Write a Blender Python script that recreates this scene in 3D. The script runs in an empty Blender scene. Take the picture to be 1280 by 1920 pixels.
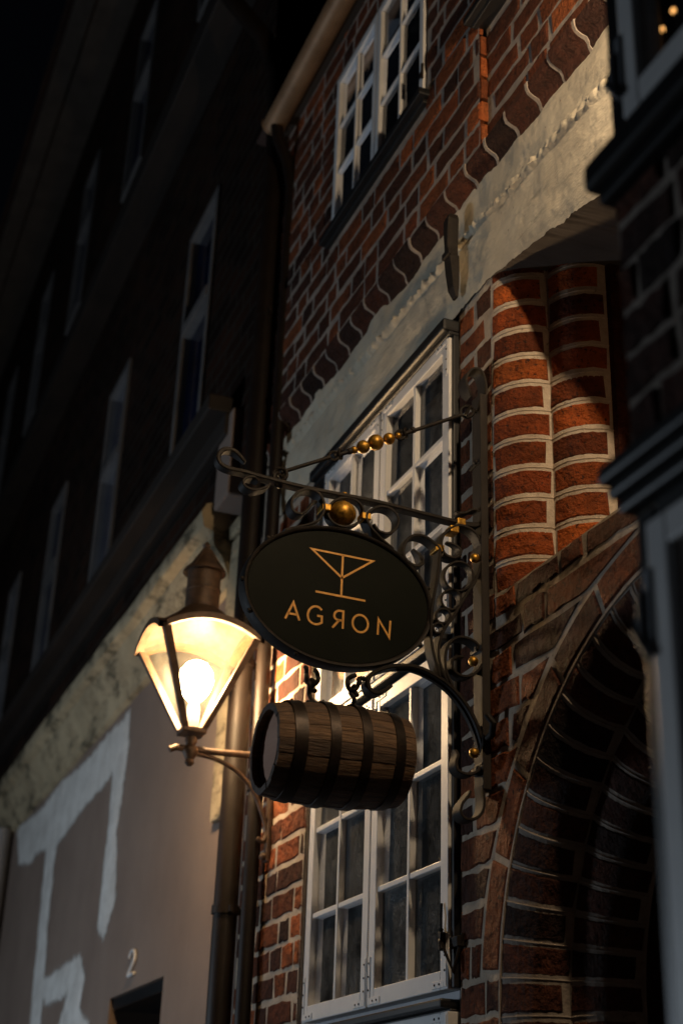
import bpy, bmesh, math, random
from mathutils import Matrix, Vector

S = bpy.context.scene
COL = S.collection
R = math.radians

# ------------------------------------------------------------------ camera, sky, exposure
cam_d = bpy.data.cameras.new("camera")
cam_d.sensor_fit = 'VERTICAL'
cam_d.sensor_height = 36.0
cam_d.lens = 50.0
cam_d.clip_start = 0.05
cam_d.clip_end = 500.0
cam_d.dof.use_dof = True
cam_d.dof.focus_distance = 4.15
cam_d.dof.aperture_fstop = 2.2
cam_d.dof.aperture_blades = 9
cam = bpy.data.objects.new("camera", cam_d)
COL.objects.link(cam)
cr = Vector((0.37051299, 0.92821611, 0.03368947))
cd = Vector((-0.38634688, 0.18699828, -0.90319861))
cf = Vector((-0.84466337, 0.321631, 0.42789869))
M = Matrix.Identity(4)
for i in range(3):
    M[i][0] = cr[i]; M[i][1] = -cd[i]; M[i][2] = -cf[i]
M.translation = Vector((0.0, -1.8, 1.6))
cam.matrix_world = M
S.camera = cam

world = bpy.data.worlds.new("World")
S.world = world
world.use_nodes = True
wn = world.node_tree
for n in list(wn.nodes): wn.nodes.remove(n)
sky = wn.nodes.new("ShaderNodeTexSky")
sky.sky_type = 'NISHITA'
sky.sun_disc = False
sky.sun_elevation = R(-4.0)
sky.sun_rotation = R(200)
bg = wn.nodes.new("ShaderNodeBackground")
bg.inputs["Strength"].default_value = 0.05
wo = wn.nodes.new("ShaderNodeOutputWorld")
wn.links.new(sky.outputs[0], bg.inputs["Color"])
wn.links.new(bg.outputs[0], wo.inputs["Surface"])

# the next wall lantern of the alley, above the portal and just outside the picture
kd = bpy.data.lights.new("street_light", 'POINT')
kd.energy = 100.0
kd.color = (1.0, 0.74, 0.46)
kd.shadow_soft_size = 0.03
key = bpy.data.objects.new("street_light", kd)
key.location = (-1.80, -0.27, 4.62)
COL.objects.link(key)

# cooler street light across the alley, low and behind the camera
cd_ = bpy.data.lights.new("cool_street_light", 'POINT')
cd_.energy = 290.0
cd_.color = (0.74, 0.87, 1.0)
cd_.shadow_soft_size = 0.25
cool = bpy.data.objects.new("cool_street_light", cd_)
cool.location = (-7.9, -4.9, 1.9)
COL.objects.link(cool)

S.view_settings.view_transform = 'Standard'
S.view_settings.look = 'None'
S.view_settings.exposure = 0.0
S.view_settings.gamma = 1.0
S.view_settings.use_curve_mapping = False
S.cycles.max_bounces = 8
S.cycles.transparent_max_bounces = 12
BULB_POWER = 430.0

random.seed(7)
rng = random.Random(11)

ARM = [[-0.0356, 3.4114], [-0.1019, 3.4057], [-0.3608, 3.4175], [-0.5809, 3.4163], [-0.724, 3.4229], [-0.7735, 3.427], [-0.8154, 3.4275], [-0.8423, 3.4342], [-0.8539, 3.4503], [-0.8507, 3.472], [-0.835, 3.4861], [-0.8112, 3.4869], [-0.7908, 3.4757], [-0.7722, 3.461]]
UNDER_CURL = [[-0.698, 3.4024], [-0.7113, 3.3884], [-0.7421, 3.3744], [-0.7688, 3.3775], [-0.7782, 3.3925], [-0.7687, 3.4072], [-0.7481, 3.4139], [-0.7301, 3.4067]]
TL = [[-0.6448, 3.2719], [-0.5755, 3.3006], [-0.5443, 3.3231], [-0.5316, 3.3629], [-0.5477, 3.4008], [-0.5842, 3.4096], [-0.619, 3.3879], [-0.6323, 3.3553], [-0.6232, 3.3306], [-0.5996, 3.3281], [-0.5792, 3.3486], [-0.5646, 3.3747], [-0.5505, 3.3814]]
RING_ = [[-0.4072, 3.3759], [-0.4082, 3.3653], [-0.4121, 3.3547], [-0.4184, 3.3446], [-0.427, 3.3355], [-0.4372, 3.3279], [-0.4488, 3.3222], [-0.461, 3.3185], [-0.4732, 3.3172], [-0.4849, 3.3183], [-0.4955, 3.3216], [-0.5044, 3.3271], [-0.5112, 3.3344], [-0.5157, 3.3433], [-0.5174, 3.3532], [-0.5165, 3.3637], [-0.5128, 3.3742], [-0.5067, 3.3844], [-0.4983, 3.3935], [-0.488, 3.4012], [-0.4765, 3.4071], [-0.4642, 3.4109], [-0.4519, 3.4123], [-0.44, 3.4113], [-0.4293, 3.408], [-0.4202, 3.4025], [-0.4133, 3.395], [-0.4089, 3.386], [-0.4072, 3.3759]]
TR = [[-0.3093, 3.2773], [-0.358, 3.3049], [-0.392, 3.3355], [-0.4002, 3.3638], [-0.3838, 3.3861], [-0.353, 3.4023], [-0.3192, 3.3979], [-0.2992, 3.3716], [-0.3068, 3.3399], [-0.3324, 3.319], [-0.3584, 3.3235], [-0.3701, 3.3474]]
HEART_L = [[-0.1646, 3.3028], [-0.1888, 3.3219], [-0.2163, 3.3336], [-0.2436, 3.3316], [-0.2672, 3.315], [-0.2812, 3.2851], [-0.279, 3.257], [-0.2626, 3.24], [-0.239, 3.2345], [-0.2188, 3.2484], [-0.2276, 3.2719], [-0.2465, 3.2919]]
LONG = [[-0.1663, 3.3007], [-0.1695, 3.2594], [-0.1743, 3.2082], [-0.1841, 3.1566], [-0.1911, 3.1061], [-0.1934, 3.0569], [-0.1923, 3.0089], [-0.1827, 2.9627], [-0.1641, 2.9088]]
BIG_C = [[-0.1372, 3.3355], [-0.1146, 3.3314], [-0.0972, 3.3176], [-0.099, 3.2984], [-0.1163, 3.2849], [-0.1422, 3.2867], [-0.156, 3.3027], [-0.1596, 3.3294], [-0.1494, 3.3555], [-0.1233, 3.3814], [-0.0954, 3.394], [-0.0602, 3.3872], [-0.0375, 3.3639], [-0.0272, 3.3278], [-0.0311, 3.279], [-0.0472, 3.2284], [-0.0681, 3.1909], [-0.0958, 3.1427], [-0.1196, 3.099], [-0.1465, 3.0585], [-0.1614, 3.0204], [-0.1678, 2.9778], [-0.1593, 2.9379], [-0.1393, 2.897]]
RING0 = [[-0.054, 3.239], [-0.0557, 3.2266], [-0.0605, 3.2145], [-0.0679, 3.2036], [-0.0776, 3.1945], [-0.0888, 3.1878], [-0.1008, 3.1841], [-0.1128, 3.1835], [-0.124, 3.186], [-0.1335, 3.1916], [-0.1409, 3.1997], [-0.1455, 3.21], [-0.1471, 3.2216], [-0.1456, 3.2339], [-0.141, 3.2459], [-0.1337, 3.2569], [-0.1241, 3.2662], [-0.1128, 3.273], [-0.1007, 3.2769], [-0.0886, 3.2776], [-0.0773, 3.2751], [-0.0676, 3.2695], [-0.0602, 3.2612], [-0.0556, 3.2508], [-0.054, 3.239]]
RING1 = [[-0.0933, 3.158], [-0.0944, 3.1498], [-0.0976, 3.1417], [-0.1026, 3.1344], [-0.1091, 3.1283], [-0.1166, 3.1239], [-0.1247, 3.1214], [-0.1328, 3.1211], [-0.1403, 3.1228], [-0.1468, 3.1266], [-0.1518, 3.1321], [-0.1549, 3.139], [-0.156, 3.1468], [-0.155, 3.155], [-0.1519, 3.163], [-0.147, 3.1704], [-0.1405, 3.1765], [-0.1329, 3.181], [-0.1248, 3.1836], [-0.1167, 3.184], [-0.1091, 3.1822], [-0.1025, 3.1784], [-0.0975, 3.1729], [-0.0944, 3.1659], [-0.0933, 3.158]]
RING2 = [[-0.1288, 3.1006], [-0.1295, 3.0948], [-0.1317, 3.0891], [-0.1353, 3.084], [-0.1399, 3.0797], [-0.1452, 3.0766], [-0.151, 3.0748], [-0.1567, 3.0746], [-0.1621, 3.0758], [-0.1667, 3.0785], [-0.1702, 3.0824], [-0.1725, 3.0873], [-0.1732, 3.0929], [-0.1725, 3.0987], [-0.1703, 3.1044], [-0.1668, 3.1096], [-0.1623, 3.1139], [-0.1569, 3.117], [-0.1511, 3.1188], [-0.1454, 3.1191], [-0.14, 3.1178], [-0.1353, 3.1151], [-0.1318, 3.1112], [-0.1295, 3.1062], [-0.1288, 3.1006]]
RING3 = [[-0.1502, 3.0595], [-0.1507, 3.0554], [-0.1523, 3.0515], [-0.1547, 3.048], [-0.1579, 3.045], [-0.1616, 3.0429], [-0.1656, 3.0417], [-0.1695, 3.0415], [-0.1733, 3.0424], [-0.1764, 3.0443], [-0.1789, 3.047], [-0.1805, 3.0504], [-0.181, 3.0542], [-0.1805, 3.0582], [-0.179, 3.0621], [-0.1766, 3.0657], [-0.1734, 3.0687], [-0.1697, 3.0708], [-0.1657, 3.072], [-0.1617, 3.0722], [-0.158, 3.0713], [-0.1548, 3.0694], [-0.1523, 3.0667], [-0.1508, 3.0633], [-0.1502, 3.0595]]
LOW_SCROLL = [[-0.1227, 2.8839], [-0.1444, 2.9308], [-0.1462, 2.9781], [-0.133, 3.0139], [-0.1061, 3.0362], [-0.0688, 3.0376], [-0.04, 3.0213], [-0.0266, 2.9912], [-0.0337, 2.958], [-0.0609, 2.9298], [-0.0944, 2.9213], [-0.1211, 2.9361], [-0.1262, 2.9607], [-0.1078, 2.978], [-0.0825, 2.9853]]
UP_SCROLL = [[-0.0848, 3.4014], [-0.046, 3.4033], [-0.0264, 3.4185], [-0.0227, 3.4422], [-0.0368, 3.4569], [-0.0563, 3.4553], [-0.0777, 3.4414], [-0.0971, 3.4364], [-0.1059, 3.4426]]
BRACE = [[-0.3045, 2.865], [-0.3238, 2.8475], [-0.3497, 2.8329], [-0.3713, 2.8371], [-0.381, 2.8589], [-0.3693, 2.8847], [-0.3318, 2.9078], [-0.2923, 2.9204], [-0.239, 2.9264], [-0.185, 2.9137], [-0.1307, 2.8867], [-0.083, 2.8427], [-0.0492, 2.7904], [-0.0292, 2.7365], [-0.0227, 2.7]]
FOOT_CURL = [[-0.0272, 2.7281], [-0.0262, 2.6899], [-0.0395, 2.6596], [-0.0615, 2.6426], [-0.086, 2.6394], [-0.1064, 2.6473], [-0.1128, 2.6665], [-0.1064, 2.6887], [-0.109, 2.7074]]
TAIL = [[-0.0321, 2.6134], [-0.0286, 2.5718], [-0.0327, 2.5435], [-0.0469, 2.5233], [-0.0673, 2.514], [-0.0876, 2.5151], [-0.1002, 2.5308], [-0.0951, 2.5544], [-0.0772, 2.5774], [-0.0656, 2.5952]]
TOP_CURL = [[-0.0212, 3.7101], [-0.0121, 3.8205], [-0.0097, 3.8973], [-0.0258, 3.9447], [-0.0563, 3.9438], [-0.0786, 3.9057], [-0.073, 3.8731], [-0.0568, 3.8475]]
STRAP = [[-0.0203, 3.8185], [-0.0321, 2.6087]]
ROD1 = [[-0.6619, 3.4553], [-0.5132, 3.5381]]
ROD2 = [[-0.2477, 3.6886], [-0.0855, 3.7819]]
EYE1 = [[-0.6651, 3.4471]]
EYE2 = [[-0.0652, 3.7993]]
LINK1 = [[-0.5024, 3.5445], [-0.4476, 3.5725]]
LINK2 = [[-0.29, 3.6642], [-0.2438, 3.6911]]
BEADS = [[-0.4388, 3.5792, 7.4375], [-0.4099, 3.5959, 13.1251], [-0.3697, 3.6202, 15.7501], [-0.3266, 3.6429, 11.8126], [-0.2969, 3.6602, 6.5625]]
BALL = [[-0.4691, 3.3624]]
KNOB = [[-0.464, 3.4246]]
COLLARS = [[-0.5244, 3.3644], [-0.4001, 3.3616], [-0.0936, 3.4066], [-0.1164, 3.3776], [-0.1647, 3.3062]]
GOLD_STUDS = [[-0.0467, 3.2982], [-0.0539, 2.9739], [-0.0534, 2.7042]]
ELL = [[-0.757, 3.0653], [-0.1876, 3.1026], [-0.5103, 3.3089], [-0.4379, 2.8925], [-0.6905, 3.1984], [-0.2617, 2.9923], [-0.7064, 2.9491], [-0.2661, 3.2724]]
MARTINI = [[[-0.5614, 3.2281], [-0.3743, 3.2256], [-0.4674, 3.1559], [-0.5614, 3.2281]], [[-0.4671, 3.2261], [-0.4676, 3.1037]], [[-0.5451, 3.101], [-0.3939, 3.0992]]]
LETTERS = {'A': [[[-0.6303, 3.005], [-0.6083, 3.0559], [-0.5885, 3.006]], [[-0.623, 3.0221], [-0.5962, 3.022]]], 'G': [[[-0.5238, 3.0479], [-0.5347, 3.0558], [-0.5486, 3.0547], [-0.5599, 3.0443], [-0.5647, 3.0282], [-0.5605, 3.0129], [-0.5491, 3.0046], [-0.5352, 3.0042], [-0.5229, 3.0111], [-0.523, 3.0292], [-0.537, 3.0295]]], 'YA': [[[-0.4597, 3.0039], [-0.4594, 3.0557], [-0.475, 3.0551], [-0.4845, 3.0464], [-0.4854, 3.0343], [-0.476, 3.0276], [-0.4599, 3.0283]], [[-0.4711, 3.0277], [-0.4905, 3.0021]]], 'O': [[[-0.384, 3.0295], [-0.3846, 3.0227], [-0.3868, 3.0164], [-0.3903, 3.0109], [-0.3951, 3.0065], [-0.4006, 3.0037], [-0.4067, 3.0025], [-0.4127, 3.0031], [-0.4184, 3.0054], [-0.4234, 3.0092], [-0.4273, 3.0143], [-0.4298, 3.0204], [-0.4308, 3.027], [-0.4303, 3.0337], [-0.4281, 3.0401], [-0.4246, 3.0456], [-0.4199, 3.05], [-0.4143, 3.0529], [-0.4083, 3.0541], [-0.4022, 3.0536], [-0.3964, 3.0513], [-0.3914, 3.0474], [-0.3875, 3.0423], [-0.385, 3.0361], [-0.384, 3.0295]]], 'N': [[[-0.354, 3.0044], [-0.3523, 3.0512], [-0.3188, 3.002], [-0.3156, 3.0526]]]}
HOOKS = [[[-0.56, 2.8791], [-0.5549, 2.8648], [-0.5564, 2.8495], [-0.5492, 2.8356], [-0.536, 2.8334], [-0.5233, 2.8439], [-0.5218, 2.8614], [-0.5334, 2.8747]], [[-0.5307, 2.8128], [-0.5355, 2.8227], [-0.5385, 2.8415], [-0.5452, 2.8448], [-0.5488, 2.8271], [-0.5411, 2.8027], [-0.5369, 2.7778]], [[-0.4135, 2.8784], [-0.4311, 2.867], [-0.4349, 2.849], [-0.4233, 2.8357], [-0.4079, 2.8424], [-0.4017, 2.8585], [-0.3998, 2.8719], [-0.3863, 2.8718]], [[-0.4071, 2.8187], [-0.4123, 2.8395], [-0.4169, 2.8453], [-0.4218, 2.8294], [-0.4166, 2.8087], [-0.4128, 2.7857]]]
BARREL = [[-0.6392, 2.6377], [-0.2611, 2.649], [-0.6645, 2.7617], [-0.6496, 2.5107], [-0.2906, 2.7762], [-0.2934, 2.5158], [-0.4813, 2.7861], [-0.4777, 2.505]]
PATCHES = [[[-8.183, 4.095], [-8.136, 3.911], [-8.584, 3.849], [-9.166, 3.816], [-9.434, 3.802], [-10.057, 3.726], [-10.913, 3.829], [-11.096, 3.782], [-11.663, 3.875], [-11.908, 4.146], [-10.973, 4.085], [-10.256, 4.131], [-9.379, 4.079], [-8.768, 4.1]], [[-8.183, 4.095], [-8.15, 3.753], [-8.234, 3.424], [-8.079, 3.033], [-8.248, 2.86], [-8.408, 2.917], [-8.405, 3.145], [-8.395, 3.456], [-8.431, 3.82], [-8.416, 4.009]], [[-10.472, 3.942], [-10.157, 3.802], [-10.082, 3.093], [-9.989, 2.769], [-9.909, 2.361], [-10.223, 2.382], [-10.331, 2.946], [-10.425, 3.548]], [[-10.045, 2.741], [-8.861, 2.767], [-8.699, 2.651], [-8.776, 2.464], [-8.42, 2.349], [-9.269, 2.381], [-9.02, 2.638], [-9.759, 2.632]]]
NUM = [[-7.544, 2.637], [-7.493, 2.649], [-7.431, 2.631], [-7.434, 2.611], [-7.501, 2.555], [-7.401, 2.552]]
# ------------------------------------------------------------------ materials
def new_mat(name):
    m = bpy.data.materials.new(name)
    m.use_nodes = True
    nt = m.node_tree
    for n in list(nt.nodes): nt.nodes.remove(n)
    o = nt.nodes.new("ShaderNodeOutputMaterial")
    b = nt.nodes.new("ShaderNodeBsdfPrincipled")
    nt.links.new(b.outputs[0], o.inputs[0])
    return m, nt, b, o

def nd(nt, t, **kw):
    n = nt.nodes.new(t)
    for k, v in kw.items():
        if k in n.inputs: n.inputs[k].default_value = v
        else: setattr(n, k, v)
    return n

def coords(nt, scale=(1, 1, 1)):
    tc = nt.nodes.new("ShaderNodeTexCoord")
    mp = nt.nodes.new("ShaderNodeMapping")
    mp.inputs["Scale"].default_value = scale
    nt.links.new(tc.outputs["Object"], mp.inputs[0])
    return mp.outputs[0]

def noise(nt, co, scale, detail=4, rough=0.6, dist=0.0):
    n = nd(nt, "ShaderNodeTexNoise", Scale=scale, Detail=detail, Roughness=rough, Distortion=dist)
    nt.links.new(co, n.inputs["Vector"])
    return n.outputs["Fac"]

def ramp(nt, fac, stops):
    r = nt.nodes.new("ShaderNodeValToRGB")
    e = r.color_ramp.elements
    while len(e) < len(stops): e.new(0.5)
    for i, (p, c) in enumerate(stops):
        e[i].position = p
        e[i].color = (*c, 1) if len(c) == 3 else c
    nt.links.new(fac, r.inputs[0])
    return r.outputs[0]

def mixc(nt, fac, a, b, mode='MIX'):
    m = nt.nodes.new("ShaderNodeMix")
    m.data_type = 'RGBA'
    m.blend_type = mode
    for sock, v in ((m.inputs[0], fac), (m.inputs[6], a), (m.inputs[7], b)):
        if isinstance(v, (int, float)): sock.default_value = v
        elif isinstance(v, tuple): sock.default_value = (*v, 1) if len(v) == 3 else v
        else: nt.links.new(v, sock)
    return m.outputs[2]

def bump(nt, b, h, strength, dist, prev=None):
    n = nd(nt, "ShaderNodeBump", Strength=strength, Distance=dist)
    nt.links.new(h, n.inputs["Height"])
    if prev is not None: nt.links.new(prev, n.inputs["Normal"])
    nt.links.new(n.outputs[0], b.inputs["Normal"])
    return n.outputs[0]

def plain(name, c1, c2, rough=0.6, metal=0.0, scale=8, bscale=60, bstr=0.3, bdist=0.002, stretch=(1, 1, 1), spec=0.5, r2=None):
    m, nt, b, o = new_mat(name)
    co = coords(nt, stretch)
    f = noise(nt, co, scale, 5, 0.65)
    nt.links.new(ramp(nt, f, [(0.3, c1), (0.7, c2)]), b.inputs["Base Color"])
    b.inputs["Roughness"].default_value = rough
    if r2 is not None:
        mr = nd(nt, "ShaderNodeMapRange")
        mr.inputs["To Min"].default_value = rough; mr.inputs["To Max"].default_value = r2
        nt.links.new(noise(nt, co, scale * 2.3, 5, 0.7), mr.inputs["Value"])
        nt.links.new(mr.outputs[0], b.inputs["Roughness"])
    b.inputs["Metallic"].default_value = metal
    b.inputs["Specular IOR Level"].default_value = spec
    if bstr > 0:
        bump(nt, b, noise(nt, co, bscale, 5, 0.65), bstr, bdist)
    return m

def brick_mat(name, dark, mid, hot, striate=True, bstr=0.7):
    m, nt, b, o = new_mat(name)
    at = nd(nt, "ShaderNodeAttribute", attribute_name="tint")
    sep = nt.nodes.new("ShaderNodeSeparateColor")
    nt.links.new(at.outputs["Color"], sep.inputs[0])
    base = ramp(nt, sep.outputs[0], [(0.0, dark), (0.45, mid), (1.0, hot)])
    base = mixc(nt, 1.0, base, ramp(nt, sep.outputs[1], [(0.0, (0.50, 0.46, 0.46)), (0.35, (0.9, 0.9, 0.9)), (1.0, (1.25, 1.12, 1.0))]), 'MULTIPLY')
    co = coords(nt)
    mot = noise(nt, co, 14, 6, 0.7)
    base = mixc(nt, 0.75, base, ramp(nt, mot, [(0.3, (0.30, 0.28, 0.30)), (0.5, (0.9, 0.9, 0.9)), (0.75, (1.45, 1.15, 0.9))]), 'MULTIPLY')
    speck = noise(nt, co, 70, 4, 0.6)
    base = mixc(nt, ramp(nt, speck, [(0.58, (0, 0, 0)), (0.66, (0.85, 0.85, 0.85))]), base, (0.022, 0.012, 0.008))
    lime = noise(nt, co, 22, 6, 0.75)
    base = mixc(nt, ramp(nt, lime, [(0.66, (0, 0, 0)), (0.78, (0.45, 0.45, 0.45))]), base, (0.36, 0.29, 0.22))
    nt.links.new(base, b.inputs["Base Color"])
    b.inputs["Roughness"].default_value = 0.85
    b.inputs["Specular IOR Level"].default_value = 0.25
    h1 = noise(nt, coords(nt, (1, 1, 0.22) if striate else (1, 1, 1)), 95, 5, 0.65, 0.4)
    p = bump(nt, b, h1, min(1, bstr * 1.4), 0.017)
    h2 = noise(nt, co, 26, 4, 0.6)
    bump(nt, b, h2, 0.9, 0.028, p)
    return m

def mortar_mat(name, c1, c2):
    m, nt, b, o = new_mat(name)
    co = coords(nt)
    f = noise(nt, co, 9, 6, 0.7)
    c = ramp(nt, f, [(0.3, c1), (0.68, c2)])
    g = noise(nt, co, 55, 4, 0.7)
    c = mixc(nt, ramp(nt, g, [(0.60, (0, 0, 0)), (0.74, (0.8, 0.8, 0.8))]), c, (0.09, 0.07, 0.055))
    nt.links.new(c, b.inputs["Base Color"])
    b.inputs["Roughness"].default_value = 0.95
    b.inputs["Specular IOR Level"].default_value = 0.1
    p = bump(nt, b, noise(nt, co, 150, 5, 0.7), 0.6, 0.004)
    bump(nt, b, noise(nt, co, 30, 4, 0.6), 0.6, 0.010, p)
    return m

MAT = {}
MAT['brick'] = brick_mat("old_red_brick", (0.055, 0.020, 0.013), (0.155, 0.046, 0.018), (0.37, 0.108, 0.033))
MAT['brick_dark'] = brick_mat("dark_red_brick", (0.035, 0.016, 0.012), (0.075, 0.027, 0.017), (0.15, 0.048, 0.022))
MAT['brick_smooth'] = brick_mat("moulded_red_brick", (0.12, 0.028, 0.009), (0.28, 0.065, 0.013), (0.48, 0.125, 0.023), striate=False, bstr=0.45)
MAT['mortar'] = mortar_mat("lime_mortar", (0.34, 0.27, 0.21), (0.56, 0.47, 0.37))
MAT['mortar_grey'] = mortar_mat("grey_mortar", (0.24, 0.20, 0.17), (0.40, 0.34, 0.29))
MAT['white_paint'] = plain("white_window_paint", (0.62, 0.62, 0.63), (0.76, 0.75, 0.74), 0.38, 0, 5, 40, 0.15, 0.002, r2=0.6)
MAT['grey_paint'] = plain("grey_window_paint", (0.36, 0.38, 0.42), (0.48, 0.50, 0.54), 0.4, 0, 5, 40, 0.15, 0.002)
MAT['black_paint'] = plain("black_wood_paint", (0.005, 0.005, 0.006), (0.011, 0.011, 0.012), 0.45, 0, 6, 40, 0.2, 0.002)
MAT['iron'] = plain("wrought_iron", (0.010, 0.008, 0.007), (0.026, 0.021, 0.018), 0.48, 0.15, 22, 90, 0.45, 0.002, r2=0.8, spec=0.22)
MAT['iron_grey'] = plain("worn_flat_iron", (0.018, 0.015, 0.014), (0.045, 0.038, 0.033), 0.6, 0.05, 14, 60, 0.35, 0.002, stretch=(1, 1, 0.3), r2=0.85, spec=0.15)
MAT['gold'] = plain("tarnished_gold_leaf", (0.07, 0.032, 0.007), (0.78, 0.43, 0.07), 0.34, 0.8, 48, 110, 0.35, 0.0015, r2=0.55)
MAT['gold_paint'] = plain("matt_gold_paint", (0.60, 0.29, 0.05), (0.68, 0.34, 0.065), 0.5, 0.1, 40, 80, 0.0, 0.001)
MAT['sign_black'] = plain("satin_black_board", (0.005, 0.0065, 0.0045), (0.008, 0.0095, 0.007), 0.55, 0, 6, 200, 0.06, 0.001, spec=0.06)
MAT['pipe'] = plain("dark_brown_pipe", (0.007, 0.004, 0.003), (0.015, 0.009, 0.006), 0.55, 0.05, 7, 30, 0.2, 0.002, spec=0.3)
MAT['pipe_grey'] = plain("grey_zinc_pipe", (0.17, 0.18, 0.20), (0.26, 0.27, 0.29), 0.5, 0.2, 7, 30, 0.2, 0.002)
MAT['copper'] = plain("weathered_copper_gutter", (0.20, 0.12, 0.065), (0.34, 0.21, 0.12), 0.5, 0.35, 6, 30, 0.2, 0.002)
MAT['lantern'] = plain("rusty_lantern_metal", (0.055, 0.034, 0.022), (0.14, 0.085, 0.052), 0.55, 0.25, 28, 70, 0.5, 0.002)
MAT['dark_wood'] = plain("dark_old_timber", (0.010, 0.007, 0.005), (0.024, 0.016, 0.012), 0.7, 0, 6, 40, 0.5, 0.004, stretch=(0.3, 1, 1))
m, nt, b, o = new_mat("shade_dark_brickwork")  # brick colours kept near black to stand for the unlit upper storeys
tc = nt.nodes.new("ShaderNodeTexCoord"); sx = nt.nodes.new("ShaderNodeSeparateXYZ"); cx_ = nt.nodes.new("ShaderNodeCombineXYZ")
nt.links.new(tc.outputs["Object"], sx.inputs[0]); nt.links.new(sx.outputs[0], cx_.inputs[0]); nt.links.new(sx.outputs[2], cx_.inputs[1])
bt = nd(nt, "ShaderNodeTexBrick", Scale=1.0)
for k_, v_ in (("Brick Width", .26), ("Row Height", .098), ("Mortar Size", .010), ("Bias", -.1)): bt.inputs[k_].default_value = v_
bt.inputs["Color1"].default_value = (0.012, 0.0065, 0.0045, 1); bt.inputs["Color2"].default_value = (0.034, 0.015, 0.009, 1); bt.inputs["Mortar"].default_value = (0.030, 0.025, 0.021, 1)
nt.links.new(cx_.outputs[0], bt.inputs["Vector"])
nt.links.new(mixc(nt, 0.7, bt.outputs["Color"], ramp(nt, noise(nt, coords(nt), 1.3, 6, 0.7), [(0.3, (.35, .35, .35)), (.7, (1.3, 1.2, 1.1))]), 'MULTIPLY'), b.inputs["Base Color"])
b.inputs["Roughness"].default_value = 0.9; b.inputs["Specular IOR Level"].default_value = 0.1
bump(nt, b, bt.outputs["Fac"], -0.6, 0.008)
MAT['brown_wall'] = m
MAT['roof_tile'] = plain("dark_clay_tiles", (0.04, 0.022, 0.018), (0.09, 0.045, 0.032), 0.8, 0, 5, 30, 0.5, 0.01)
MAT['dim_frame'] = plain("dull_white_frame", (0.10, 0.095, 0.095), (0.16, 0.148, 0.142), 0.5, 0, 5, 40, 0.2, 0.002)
MAT['eaves'] = plain("brown_eaves_paint", (0.05, 0.038, 0.030), (0.085, 0.066, 0.052), 0.8, 0, 4, 30, 0.2, 0.003)
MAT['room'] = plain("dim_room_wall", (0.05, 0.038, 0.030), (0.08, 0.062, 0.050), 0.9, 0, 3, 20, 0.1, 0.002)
MAT['curtain'] = plain("grey_linen_curtain", (0.13, 0.12, 0.11), (0.20, 0.18, 0.17), 0.9, 0, 6, 160, 0.4, 0.002, stretch=(1, 1, 0.1))
MAT['leaf'] = plain("green_leaf", (0.14, 0.16, 0.04), (0.34, 0.33, 0.08), 0.5, 0, 10, 60, 0.2, 0.002)
MAT['pot'] = plain("terracotta_pot", (0.20, 0.08, 0.045), (0.28, 0.12, 0.07), 0.8, 0, 8, 60, 0.2, 0.002)

# rough lime-washed beam
m, nt, b, o = new_mat("cream_limewash")
co = coords(nt)
c = ramp(nt, noise(nt, co, 3.5, 6, 0.65), [(0.3, (0.44, 0.385, 0.295)), (0.65, (0.64, 0.57, 0.44))])
streak = noise(nt, coords(nt, (0.5, 1, 3.5)), 6.5, 7, 0.75)
c = mixc(nt, ramp(nt, streak, [(0.58, (0, 0, 0)), (0.72, (0.6, 0.6, 0.6))]), c, (0.15, 0.145, 0.115))
c = mixc(nt, ramp(nt, noise(nt, co, 45, 4, 0.6), [(0.68, (0, 0, 0)), (0.76, (0.8, 0.8, 0.8))]), c, (0.10, 0.05, 0.02))
nt.links.new(c, b.inputs["Base Color"])
b.inputs["Roughness"].default_value = 0.9
p = bump(nt, b, noise(nt, coords(nt, (0.35, 1, 1)), 24, 6, 0.65), 0.6, 0.012)
bump(nt, b, noise(nt, co, 130, 4, 0.6), 0.4, 0.003, p)
MAT['limewash'] = m

m, nt, b, o = new_mat("taupe_plaster")
co = coords(nt)
c = ramp(nt, noise(nt, co, 1.6, 6, 0.6), [(0.3, (0.205, 0.150, 0.122)), (0.7, (0.275, 0.208, 0.170))])
c = mixc(nt, ramp(nt, noise(nt, coords(nt, (1, 1, 0.15)), 5, 5, 0.7), [(0.58, (0, 0, 0)), (0.75, (0.35, 0.35, 0.35))]), c, (0.33, 0.27, 0.22))
nt.links.new(c, b.inputs["Base Color"])
b.inputs["Roughness"].default_value = 0.9
bump(nt, b, noise(nt, co, 40, 5, 0.6), 0.3, 0.004)
MAT['plaster'] = m
m, nt, b, o = new_mat("fresh_white_filler")
co = coords(nt)
nt.links.new(ramp(nt, noise(nt, co, 5, 6, 0.7), [(0.3, (0.52, 0.50, 0.47)), (0.65, (0.80, 0.79, 0.76))]), b.inputs["Base Color"])
b.inputs["Roughness"].default_value = 0.9
bump(nt, b, noise(nt, co, 30, 5, 0.6), 0.4, 0.005)
at = nd(nt, "ShaderNodeAttribute", attribute_name="edge")
ad = nd(nt, "ShaderNodeMath", operation='ADD')
ns = nd(nt, "ShaderNodeMath", operation='MULTIPLY'); ns.inputs[1].default_value = 1.1
nt.links.new(noise(nt, coords(nt, (1, 1, 0.3)), 26, 5, 0.7), ns.inputs[0])
nt.links.new(at.outputs["Fac"], ad.inputs[0]); nt.links.new(ns.outputs[0], ad.inputs[1])
al = ramp(nt, ad.outputs[0], [(0.84, (0, 0, 0)), (1.0, (1, 1, 1))])
nt.links.new(al, b.inputs["Alpha"])
MAT['patch'] = m

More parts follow.
